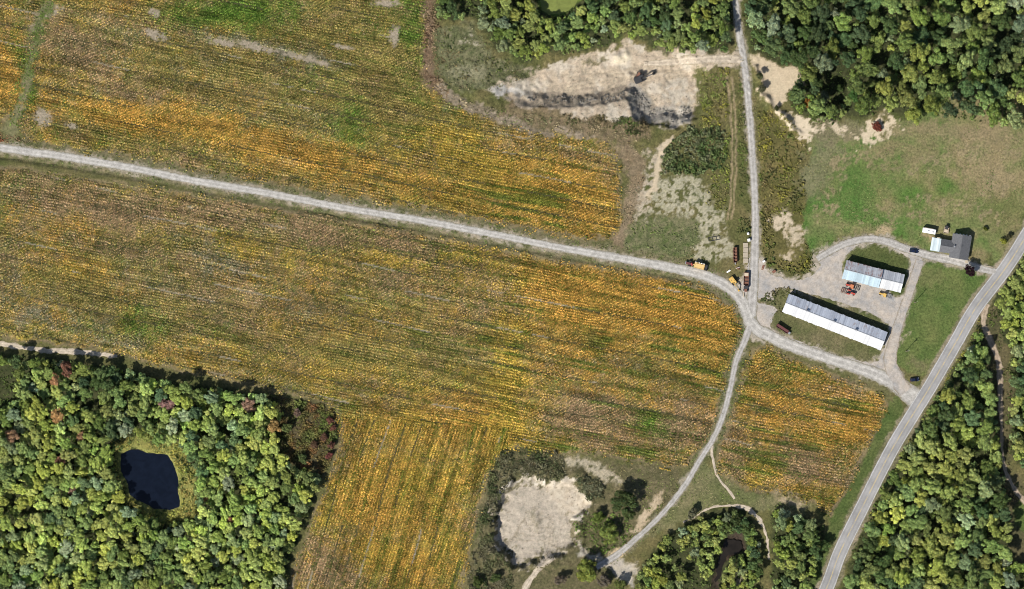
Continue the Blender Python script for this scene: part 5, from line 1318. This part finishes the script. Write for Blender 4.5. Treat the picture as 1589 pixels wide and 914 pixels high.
MB().box(-12.6, -11.0, 2.6, 3.0, 2.2, 2.9, 0.03).done('gutter_box', M_TAN, ho)

# ------------------------------------------------------------------ camper, trailer, cars
def wheel(root, x, y, r, w, mrim=M_GREY, name='wheel'):
    t = MB().cyl((x, y, r), r, w, 'y', 18).done(name, M_TYRE, root)
    MB().cyl((x, y + (0.5 * w if y > 0 else -0.5 * w), r), r * 0.55, 0.05, 'y', 14).done('rim', mrim, t)
    return t
cm = thing('camper', 'white camper trailer parked on the grass left of the farmhouse', 'camper', 1441.3, 358.5, -10)
MB().box(-3.4, 3.4, -1.25, 1.25, 0.55, 2.75, 0.12).done('body', M_WHITE, cm)
for x, y in ((-0.3, 0.2), (2.0, -0.2)):
    MB().box(x - 0.35, x + 0.35, y - 0.28, y + 0.28, 2.75, 2.92, 0.03).done('roof_vent', M_GREY, cm)
MB().box(-0.6, 0.6, -0.1, -0.04, 2.75, 2.78).done('roof_rail', M_DARK, cm)
MB().cyl((-0.4, 1.36, 2.45), 0.13, 4.6, 'x').done('rolled_awning', M_TAN, cm)
d = MB().box(0.6, 1.3, 1.25, 1.29, 0.7, 2.5).done('door', M_WHITE, cm)
MB().box(0.68, 0.74, 1.29, 1.33, 1.5, 1.65).done('handle', M_DARK, d)
for x in (-2.2, 2.4):
    MB().box(x - 0.5, x + 0.5, -1.28, -1.25, 1.5, 2.2).done('window', M_GLASS, cm)
for x in (-0.5, 0.4):
    for y in (-1.1, 1.1): wheel(cm, x, y, 0.33, 0.2)
MB().beam((3.4, 0.6, 0.55), (4.6, 0, 0.5), 0.1, 0.1).beam((3.4, -0.6, 0.55), (4.6, 0, 0.5), 0.1, 0.1).done('tow_bar', M_DARK, cm)

ut = thing('utility_trailer', 'small beige trailer with a dark load between the camper and the farmhouse', 'trailer', 1468.5, 355.5, 80)
MB().box(-2.2, 1.0, -1.3, 1.3, 0.6, 0.75).box(-2.2, 1.0, -1.3, -1.22, 0.75, 1.2).box(-2.2, 1.0, 1.22, 1.3, 0.75, 1.2).box(-2.2, -2.12, -1.22, 1.22, 0.75, 1.2).done('trailer_bed', M_TAN, ut)
MB().box(-1.7, -0.1, -0.9, 1.0, 0.76, 1.3, 0.15).done('tarp_load', M_TAN, ut)
MB().box(0.1, 1.9, -0.8, 0.8, 0.76, 1.8, 0.2).done('machine_load', M_DARK, ut)
MB().beam((1.0, 0, 0.65), (3.2, 0, 0.5), 0.12, 0.12).done('tow_bar', M_DARK, ut)
for y in (-1.42, 1.42): wheel(ut, -0.5, y, 0.36, 0.2)

def car(label, px, py, rot):
    c = thing('car', label, 'car', px, py, rot, 0.12, 'dark cars on the farm drives')
    body = [(-2.25, 0.35), (2.2, 0.35), (2.28, 0.62), (2.1, 0.80), (1.0, 0.92), (-1.7, 0.98), (-2.2, 0.92), (-2.3, 0.6)]
    MB().prism(body, -0.88, 0.88).done('body', M_NAVY, c)
    m = MB(); bm = m.bm
    lo = [(1.15, 0.90), (-1.95, 0.96)]; hi = [(0.35, 1.42), (-1.35, 1.45)]
    pts = []
    for s in (-1, 1): pts.append([bm.verts.new((lo[0][0], s * 0.84, lo[0][1])), bm.verts.new((hi[0][0], s * 0.64, hi[0][1])), bm.verts.new((hi[1][0], s * 0.64, hi[1][1])), bm.verts.new((lo[1][0], s * 0.84, lo[1][1]))])
    bm.faces.new(pts[0]); bm.faces.new(pts[1][::-1])
    for i in range(4): bm.faces.new((pts[0][i], pts[1][i], pts[1][(i + 1) % 4], pts[0][(i + 1) % 4]))
    m.done('window_glass', M_GLASS, c)
    MB().box(-1.33, 0.33, -0.66, 0.66, 1.435, 1.48, 0.02).done('roof_panel', M_NAVY, c)
    for x in (-1.4, 1.4):
        for y in (-0.82, 0.82): wheel(c, x, y, 0.33, 0.2)
    for y in (-0.62, 0.62):
        MB().box(2.2, 2.29, y - 0.2, y + 0.2, 0.6, 0.72).done('headlight', M_WHITE, c)
        MB().box(-2.32, -2.26, y - 0.2, y + 0.2, 0.7, 0.85).done('tail_light', M_RED, c)
    for y in (-0.98, 0.98): MB().box(0.75, 0.95, y - 0.1, y + 0.1, 0.92, 1.06).done('wing_mirror', M_NAVY, c)
    return c
car('dark blue car on the drive left of the farmhouse', 1418, 389.5, -8)
car('dark blue car where the farm lane meets the asphalt road', 1419, 589, 6)

# ------------------------------------------------------------------ farm machines
def tractor(name, label, px, py, rot, mbody, mfender, implement=None, cab=True, group=None, s=1.0):
    t = thing(name, label, 'tractor', px, py, rot, 0.03, group); t.scale = (s, s, s)
    MB().box(0.3, 2.3, -0.38, 0.38, 0.75, 1.55, 0.08).done('hood', mbody, t)
    MB().box(2.3, 2.42, -0.34, 0.34, 0.75, 1.45).done('grille', M_DARK, t)
    MB().box(-1.2, 0.3, -0.3, 0.3, 0.6, 1.0).done('chassis', M_DARK, t)
    MB().cyl((1.2, 0.25, 1.85), 0.06, 0.7).done('exhaust_pipe', M_DARK, t)
    for y in (-0.85, 0.85):
        wheel(t, -0.8, y, 0.8, 0.45, mbody)
        wheel(t, 1.7, y * 0.85, 0.45, 0.28, mbody)
        MB().box(-1.45, -0.1, y - 0.26, y + 0.26, 1.62, 1.7, 0.03).done('fender', mfender, t)
    if cab:
        for x in (-1.1, 0.2):
            for y in (-0.55, 0.55): MB().bar((x, y, 1.0), (x, y, 2.3), 0.04).done('roof_post', M_DARK, t)
        MB().box(-1.25, 0.35, -0.7, 0.7, 2.3, 2.4, 0.04).done('canopy', mfender, t)
    MB().box(-0.8, -0.4, -0.25, 0.25, 1.0, 1.2).box(-0.85, -0.75, -0.25, 0.25, 1.2, 1.6).done('seat', M_DARK, t)
    MB().cyl((0.0, 0, 1.5), 0.18, 0.04).bar((0.2, 0, 1.2), (0.0, 0, 1.5), 0.03).done('steering_wheel', M_DARK, t)
    if implement:
        i = MB()
        i.box(-4.2, -1.7, -1.1, -0.95, 0.5, 0.65).box(-4.2, -1.7, 0.95, 1.1, 0.5, 0.65)
        for x in (-4.2, -3.4, -2.6, -1.85): i.box(x, x + 0.15, -1.0, 1.0, 0.42, 0.57)
        for y in (-0.6, 0, 0.6): i.box(-4.1, -1.8, y - 0.05, y + 0.05, 0.65, 0.78)
        for x in (-3.9, -3.2, -2.5):
            for y in (-0.9, -0.45, 0.0, 0.45, 0.9): i.bar((x, y, 0.5), (x - 0.15, y, 0.02), 0.035, 5)
        i.done('implement_frame', implement, t)
    return t
tractor('tractor', 'red tractor with orange fenders nearest the machine shed', 1320, 443.5, 163, M_RED, M_ORG, M_DARK, True, s=1.15)
tractor('tractor', 'red tractor with a dark implement behind the one by the machine shed', 1319, 454, -17, M_RED, M_RED, M_RUST, False, s=1.15)

ld = tractor('yellow_tractor', 'yellow tractor with a dark grey implement beside the white shed roof', 1371, 457, 162, M_YEL, M_YEL, M_GREY, True, s=1.05)

def excavator(name, label, px, py, rot, mbody, marm, s=1.0, z=0.03, spread=0):
    t = thing(name, label, 'excavator', px, py, rot, z); t.scale = (s, s, s)
    for y in (-1.05, 1.05):
        k = MB().prism([(-1.7, 0.0), (1.7, 0.0), (2.0, 0.3), (1.85, 0.72), (-1.85, 0.72), (-2.0, 0.3)], y - 0.28, y + 0.28).done('crawler_track', M_DARK, t)
        for x in (-1.3, -0.45, 0.45, 1.3): MB().cyl((x, y, 0.34), 0.24, 0.62, 'y', 10).done('track_roller', M_RUST, k)
    MB().box(-1.0, 1.0, -0.8, 0.8, 0.35, 0.85).done('undercarriage', M_DARK, t)
    MB().box(-2.3, 0.4, -1.25, 1.25, 0.95, 1.9, 0.12).done('engine_housing', mbody, t)
    MB().box(-2.5, -1.7, -1.1, 1.1, 1.0, 1.75, 0.15).done('counterweight', mbody, t)
    cb = MB().box(0.0, 1.5, 0.25, 1.25, 0.95, 2.7, 0.08).done('cab', mbody, t)
    MB().box(1.5, 1.53, 0.35, 1.15, 1.5, 2.5).done('cab_window', M_GLASS, cb)
    MB().box(0.2, 1.2, 1.25, 1.28, 1.6, 2.5).done('cab_window', M_GLASS, cb)
    MB().beam((0.6, -0.3, 1.3), (2.6, -0.3, 3.0), 0.42, 0.5).beam((2.5, -0.3, 3.0), (4.6, -0.3, 2.6), 0.36, 0.42).done('boom', marm, t)
    ar = MB().beam((4.4, -0.3, 2.9), (5.6, -0.3, 0.9), 0.3, 0.34).done('dipper_arm', marm, t)
    MB().prism([(5.3, 1.0), (6.0, 0.9), (6.1, 0.3), (5.5, 0.05), (5.0, 0.3)], -0.75, 0.15).done('bucket', marm, ar)
    MB().bar((1.4, -0.3, 1.2), (2.8, -0.3, 2.5), 0.09).done('hydraulic_ram', M_GREY, t)
    MB().bar((3.0, -0.3, 3.35), (4.5, -0.3, 3.1), 0.08).done('hydraulic_ram', M_GREY, t)
    for x, y in ((-1.6, 0.5), (-0.9, -0.6)): MB().cyl((x, y, 2.05), 0.1, 0.4).done('exhaust_pipe', M_DARK, t)
    return t
excavator('excavator', 'yellow excavator with lowered arm where the gravel lanes meet', 1137.5, 436.5, -55, M_YEL, M_YEL, 1.0)
excavator('dark_excavator', 'dark machine with a long arm standing in the sand pit', 994, 121.5, 24, M_DARK, M_DARK, 1.35, hz(996, 121))
sc_ = thing('screening_machine', 'dark wheeled frame beside the arm machine in the sand pit', 'machine', 990, 117, 60, hz(990, 117))
MB().box(-2.4, 2.4, -0.9, -0.7, 0.8, 1.0).box(-2.4, 2.4, 0.7, 0.9, 0.8, 1.0).box(-2.4, -2.2, -0.7, 0.7, 0.8, 1.0).box(2.2, 2.4, -0.7, 0.7, 0.8, 1.0).done('frame', M_DARK, sc_)
MB().slab([(-2.0, -0.6, 1.6), (1.9, -0.6, 2.6), (1.9, 0.6, 2.6), (-2.0, 0.6, 1.6)], 0.15).done('screen_deck', M_RUST, sc_)
for x in (-1.4, 1.4):
    MB().bar((x, -0.8, 0.9), (x, -0.6, 2.0), 0.06).bar((x, 0.8, 0.9), (x, 0.6, 2.0), 0.06).done('strut', M_DARK, sc_)
    for y in (-1.05, 1.05): wheel(sc_, x, y, 0.5, 0.3)

# old yellow scraper with a red tractor unit, beside the lane
sp = thing('motor_scraper', 'old yellow motor scraper with a dark red front unit beside the gravel lane', 'scraper', 1082, 412, -14, 0.05)
MB().box(-6.0, -3.2, -0.6, 0.6, 0.9, 1.7, 0.1).done('engine_hood', M_MAROON, sp)
MB().box(-6.4, -6.0, -0.8, 0.8, 0.7, 1.4, 0.05).done('front_bumper', M_GREY, sp)
MB().box(-3.3, -2.3, -0.7, 0.7, 1.0, 2.0, 0.08).done('operator_platform', M_RED, sp)
MB().box(-3.0, -2.6, -0.3, 0.3, 2.0, 2.5).done('seat', M_DARK, sp)
for y in (-1.15, 1.15):
    wheel(sp, -4.0, y, 0.85, 0.6, M_MAROON); wheel(sp, 4.6, y, 0.95, 0.65, M_RUST)
MB().beam((-2.4, 0, 1.4), (-1.2, 0, 2.3), 0.4, 0.4).done('gooseneck', M_YEL2, sp)
bw = MB().box(-1.6, 3.7, -1.5, -1.25, 0.6, 2.4, 0.04).box(-1.6, 3.7, 1.25, 1.5, 0.6, 2.4, 0.04).box(-1.6, -1.35, -1.25, 1.25, 0.6, 2.2).box(3.5, 3.7, -1.25, 1.25, 0.6, 2.4).box(-1.4, 3.5, -1.25, 1.25, 0.6, 0.8).done('scraper_bowl', M_YEL2, sp)
MB().box(-1.3, 3.45, -1.24, 1.0, 2.05, 2.25, 0.03).done('bowl_cover', M_YEL2, bw)
for x in (-1.2, 0.6, 1.9, 3.1): MB().box(x - 0.3, x + 0.3, 1.35, 1.75, 2.3, 2.65, 0.05).done('white_bracket', M_WHITE, bw)
MB().box(4.0, 5.3, -0.9, 0.9, 0.8, 1.6, 0.1).done('rear_frame', M_DARK, sp)

# rusty truck at the junction
rt = thing('dump_truck', 'rusty dump truck parked at the junction of the gravel lanes', 'truck', 1157.5, 439, -92, 0.05)
MB().box(-5.2, 3.8, -0.5, 0.5, 0.7, 0.95).done('chassis', M_DARK, rt)
bd = MB().box(-5.4, 1.2, -1.3, 1.3, 1.0, 1.15).box(-5.4, 1.2, -1.3, -1.2, 1.15, 1.9).box(-5.4, 1.2, 1.2, 1.3, 1.15, 1.9).box(1.1, 1.2, -1.2, 1.2, 1.15, 2.1).box(-5.4, -5.3, -1.2, 1.2, 1.15, 1.9).done('dump_bed', M_RUST, rt)
MB().box(-5.2, -3.6, -1.15, 1.15, 1.16, 1.7, 0.12).done('gravel_load', M_TAN, bd)
for x in (-2.4, -0.7): MB().box(x, x + 0.15, -1.2, 1.2, 1.4, 1.75).done('bed_divider', M_DARK, bd)
cb = MB().box(1.5, 3.0, -1.1, 1.1, 0.9, 2.5, 0.1).done('cab', M_DARK, rt)
MB().box(3.0, 3.03, -0.9, 0.9, 1.7, 2.3).done('windscreen', M_GLASS, cb)
MB().box(3.0, 4.6, -0.7, 0.7, 0.9, 1.6, 0.12).done('bonnet', M_RUST, rt)
MB().box(4.6, 4.8, -1.1, 1.1, 0.6, 0.9).done('bumper', M_GREY, rt)
for x in (-4.0, -2.7, 3.7):
    for y in (-1.05, 1.05): wheel(rt, x, y, 0.5, 0.35)
pb = thing('timber_beams', 'pale timber beam lying below the rusty truck', 'timber', 1154.3, 457.3, -93, 0.06)
MB().box(-1.2, 1.2, -0.28, 0.0, 0.0, 0.3, 0.02).done('beam', M_TAN, pb)
MB().box(-1.0, 1.3, 0.06, 0.26, 0.0, 0.22, 0.02).done('beam', M_DARK, pb)

# maroon farm wagon below the barn
wg = thing('farm_wagon', 'long dark red farm wagon left below the long barn', 'wagon', 1215, 510.5, -33, 0.03)
MB().box(-3.9, 3.2, -0.9, 0.9, 0.95, 1.1).box(-3.9, 3.2, -0.9, -0.82, 1.1, 2.0).box(-3.9, 3.2, 0.82, 0.9, 1.1, 2.3).box(-3.9, -3.8, -0.82, 0.82, 1.1, 2.0).box(3.1, 3.2, -0.82, 0.82, 1.1, 2.0).done('wagon_box', M_MAROON, wg)
MB().box(-3.7, 3.0, -0.8, 0.8, 1.3, 1.6, 0.05).done('wagon_load', M_MAROON, wg)
MB().box(3.2, 4.4, -0.6, 0.6, 0.8, 1.3, 0.06).done('auger_head', M_GREY, wg)
MB().beam((4.2, 0, 0.7), (5.4, 0, 0.5), 0.12, 0.12).done('tow_bar', M_DARK, wg)
for x in (-2.6, 2.2):
    for y in (-1.0, 1.0): wheel(wg, x, y, 0.45, 0.25, M_MAROON)

# rusty trailer in the weeds
tr = thing('rusty_trailer', 'narrow rusty trailer standing in weeds left of the northern lane', 'trailer', 1140.7, 395.5, 91, 0.03)
MB().box(-4.0, 3.8, -0.95, 0.95, 0.8, 0.95).box(-4.0, 3.8, -0.95, -0.85, 0.95, 2.0).box(-4.0, 3.8, 0.85, 0.95, 0.95, 2.0).box(-4.0, -3.9, -0.85, 0.85, 0.95, 2.0).box(3.7, 3.8, -0.85, 0.85, 0.95, 2.0).done('trailer_box', M_RUST, tr)
for x in (-2.6, -0.9, 0.8, 2.4): MB().box(x - 0.12, x + 0.12, -0.85, 0.85, 1.7, 1.9).done('cross_member', M_RUST, tr)
MB().box(-5.0, -4.0, -0.3, 0.3, 0.6, 0.8).done('tow_bar', M_GREY, tr)
for x in (-1.8, 1.8):
    for y in (-1.1, 1.1): wheel(tr, x, y, 0.45, 0.25, M_RUST)

# harrow frame on the pale ground
hr = thing('harrow', 'dark steel harrow frame lying on the pale bare ground', 'harrow', 1108, 370.5, 10, 0.0)
f = MB()
f.box(-3.0, 3.0, -1.0, -0.82, 0.35, 0.52).box(-3.0, 3.0, 0.82, 1.0, 0.35, 0.52)
for x in (-3.0, -1.0, 1.0, 2.85): f.box(x, x + 0.15, -0.82, 0.82, 0.36, 0.5)
f.done('frame', M_DARK, hr)
for x in (-2.9, -1.0, 1.0, 2.9):
    for y in (-0.9, 0.9): MB().bar((x, y, 0.4), (x, y, 0.0), 0.06).done('tine', M_DARK, hr)
MB().beam((0, 1.0, 0.45), (0, 2.4, 0.35), 0.12, 0.12).done('tow_bar', M_DARK, hr)

# small things by the lanes
def tote(label, px, py, s, cap):
    t = thing('water_tote', label, 'tank', px, py, 8, 0.05, 'white tanks beside the northern lane')
    MB().box(-s, s, -s, s, 0.15, 0.15 + 2 * s, 0.08).done('tank', M_WHITE, t)
    MB().cyl((0, 0, 0.2 + 2 * s), 0.14, 0.1).done('lid', M_DARK, t)
    MB().box(-s - 0.03, s + 0.03, -s - 0.03, s + 0.03, 0.0, 0.14).done('pallet', M_GREY, t)
tote('upper, smaller of two white tanks on the left edge of the northern lane', 1160.8, 362.5, 0.55, 1)
tote('lower, larger of two white tanks on the left edge of the northern lane', 1162.0, 372.5, 0.72, 1)
for i, (yy, lb) in enumerate(((380.5, 'topmost'), (388.3, 'second from the top'), (396.0, 'third from the top'), (404.5, 'lowest'))):
    t = thing('concrete_slab', f'{lb} of four tan concrete slabs in a row beside the northern lane', 'slab', 1156.8 + 0.3 * (i % 2), yy, 90 + (2, -3, 1, -1)[i], 0.03, 'tan concrete slabs in a row')
    MB().box(-1.22, 1.22, -1.25, 1.25, 0, 0.42, 0.06).done('slab_block', M_CONC, t)
    for y in (-0.6, 0.6): MB().bar((-0.15, y, 0.42), (0.15, y, 0.42), 0.04).done('lifting_loop', M_DARK, t)
t = thing('white_drum', 'white tank on a dark stand right of the northern lane', 'tank', 1185, 405.5, 20, 0.0)
MB().cyl((0, 0, 1.5), 0.55, 1.3, 'x').done('tank', M_WHITE, t)
for x in (-0.4, 0.4): MB().bar((x, -0.5, 0.0), (x, -0.2, 1.1), 0.05).bar((x, 0.5, 0.0), (x, 0.2, 1.1), 0.05).done('stand', M_DARK, t)
t = thing('scrap_box', 'dark box beside the weeds at the yard entrance', 'box', 1201, 421.5, 30, 0.0)
MB().box(-0.9, 0.9, -0.6, 0.6, 0.0, 1.0, 0.04).done('bin', M_DARK, t); MB().box(-0.95, 0.95, -0.65, 0.65, 1.0, 1.08).done('lid', M_RUST, t)
t = thing('rusty_plate', 'rusty steel plate on the ground below the white tank stand', 'plate', 1184, 415, 70, 0.0)
MB().box(-1.3, 1.3, -0.6, 0.6, 0.03, 0.10).done('plate_sheet', M_RUST, t); MB().box(-0.9, -0.7, -0.6, 0.6, 0.10, 0.2).done('batten', M_TAN, t)
t = thing('scrap_sheet', 'white sheet of scrap in the grass near the yellow excavator', 'scrap', 1130.5, 421, 33, 0.0)
MB().slab([(-1.1, -0.35, 0.25), (1.1, -0.35, 0.45), (1.1, 0.35, 0.4), (-1.1, 0.35, 0.2)], 0.04).done('sheet', M_WHITE, t); MB().box(-0.9, 0.9, -0.1, 0.1, 0.0, 0.15).done('batten', M_TAN, t)
t = thing('scrap_pile', 'small rusty scrap heap above the yellow excavator', 'scrap', 1145.3, 416, 10, 0.0)
MB().box(-0.9, 0.9, -0.3, 0.5, 0.0, 0.5, 0.05).done('drum', M_RUST, t); MB().bar((-1.2, 0, 0.55), (1.0, 0.4, 0.7), 0.08).done('pipe', M_WHITE, t); MB().cyl((0.3, -0.7, 0.35), 0.3, 0.7).done('drum', M_MAROON, t)
t = thing('culvert', 'pale concrete culvert edge where the house drive meets the road', 'culvert', 1533.5, 413.3, -12, 0.0)
MB().box(-2.3, 2.3, -0.22, 0.22, 0.0, 0.35, 0.03).done('headwall', M_CONC, t); MB().cyl((0, -0.3, 0.1), 0.2, 0.3, 'y').done('pipe', M_GREY, t)

# utility poles with a wire between them
def pole(label, px, py, transformer):
    t = thing('utility_pole', label, 'utility pole', px, py, 20, 0.0, 'utility poles on the farm lawn')
    MB().cyl((0, 0, 4.9), 0.16, 9.8, seg=10, r2=0.10).done('post', M_TIMBER, t)
    a = MB().box(-1.1, 1.1, -0.06, 0.06, 9.1, 9.24).done('crossarm', M_TIMBER, t)
    for x in (-1.0, 0.0, 1.0): MB().cyl((x, 0, 9.34), 0.06, 0.2, seg=8).done('insulator', M_WHITE, a)
    if transformer:
        MB().cyl((0.38, 0, 7.6), 0.26, 1.0, seg=12).done('transformer', M_GREY, t)
    return t
pole('timber utility pole at the upper left of the wedge of lawn', 1419, 469, False)
pole('timber utility pole with a grey transformer at the lower left of the wedge of lawn', 1406, 544.5, True)
def wire(label, a, b, sag):
    m = MB(); n = 10; prev = None
    for i in range(n + 1):
        k = i / n; x, y = w2(a[0] + (b[0] - a[0]) * k, a[1] + (b[1] - a[1]) * k)
        q = (x, y, a[2] + (b[2] - a[2]) * k - sag * 4 * k * (1 - k))
        if prev: m.bar(prev, q, 0.012, 4)
        prev = q
    o = m.done('overhead_wire', M_DARK); o['label'] = label; o['category'] = 'wire'
wire('overhead wire strung between the two utility poles on the lawn', (1419, 469, 9.45), (1406, 544.5, 9.45), 0.7)

# stones and clods on the pit floors
def stones(name, polys, n, size, mat, label, seed):
    r = np.random.default_rng(seed)
    base = np.array([(1, 0, 0), (-1, 0, 0), (0, 1, 0), (0, -1, 0), (0, 0, 0.9), (0, 0, -0.6)], float)
    tri_ = np.array([(0, 2, 4), (2, 1, 4), (1, 3, 4), (3, 0, 4), (2, 0, 5), (1, 2, 5), (3, 1, 5), (0, 3, 5)])
    Vs, Fs = [], []; o = 0
    for poly in polys:
        x, y, _ = scatter(n * 3, poly, seed)
        k = min(n, len(x)); x, y = x[:k], y[:k]
        z = height(x, y)
        for i in range(k):
            s = size * r.uniform(0.5, 1.6) * r.uniform(0.6, 1.2, 3)
            v = base * s + r.normal(0, 0.12 * size, (6, 3))
            v += np.array(((x[i] - 794.5) * PX, (457 - y[i]) * PX, z[i] + s[2] * 0.2))
            Vs.append(v); Fs.append(tri_ + o); o += 6
    link(name, mesh_np(name, np.concatenate(Vs), np.concatenate(Fs), mat), kind='stuff', label=label, category='stones')
M_CLOD = paint_mat('clod_earth', (0.34, 0.29, 0.22), 0.95, 0, (0.2, 0.17, 0.13), 0.5, 0.6)
stones('rubble', [PIT1_SAND], 420, 0.28, M_CLOD, 'loose clods and stones on the floor of the upper sand pit', 61)
stones('rubble', [PIT2], 260, 0.26, M_CLOD, 'loose clods and stones in the pale lower sand pit', 62)
M_SPOIL = paint_mat('spoil_rock', (0.20, 0.185, 0.16), 0.95, 0, (0.10, 0.09, 0.075), 0.5, 0.5)
stones('rubble', [[(790, 146), (860, 158), (960, 158), (985, 150), (1000, 176), (1045, 190), (1078, 184), (1070, 170), (1015, 166), (990, 140), (960, 146), (860, 148)]], 520, 0.42, M_SPOIL, 'grey spoil and broken rock along the cut bank of the upper sand pit', 63)
weeds('weeds', [(862, 172), (900, 182), (980, 184), (1004, 192), (1012, 214), (985, 212), (940, 198), (880, 190)], 1.3, [WD, WB, WG, (0.07, 0.06, 0.04)], (0.4, 1.0), 'dark brush along the crest of the cut bank', 2401, hgt=0.9)
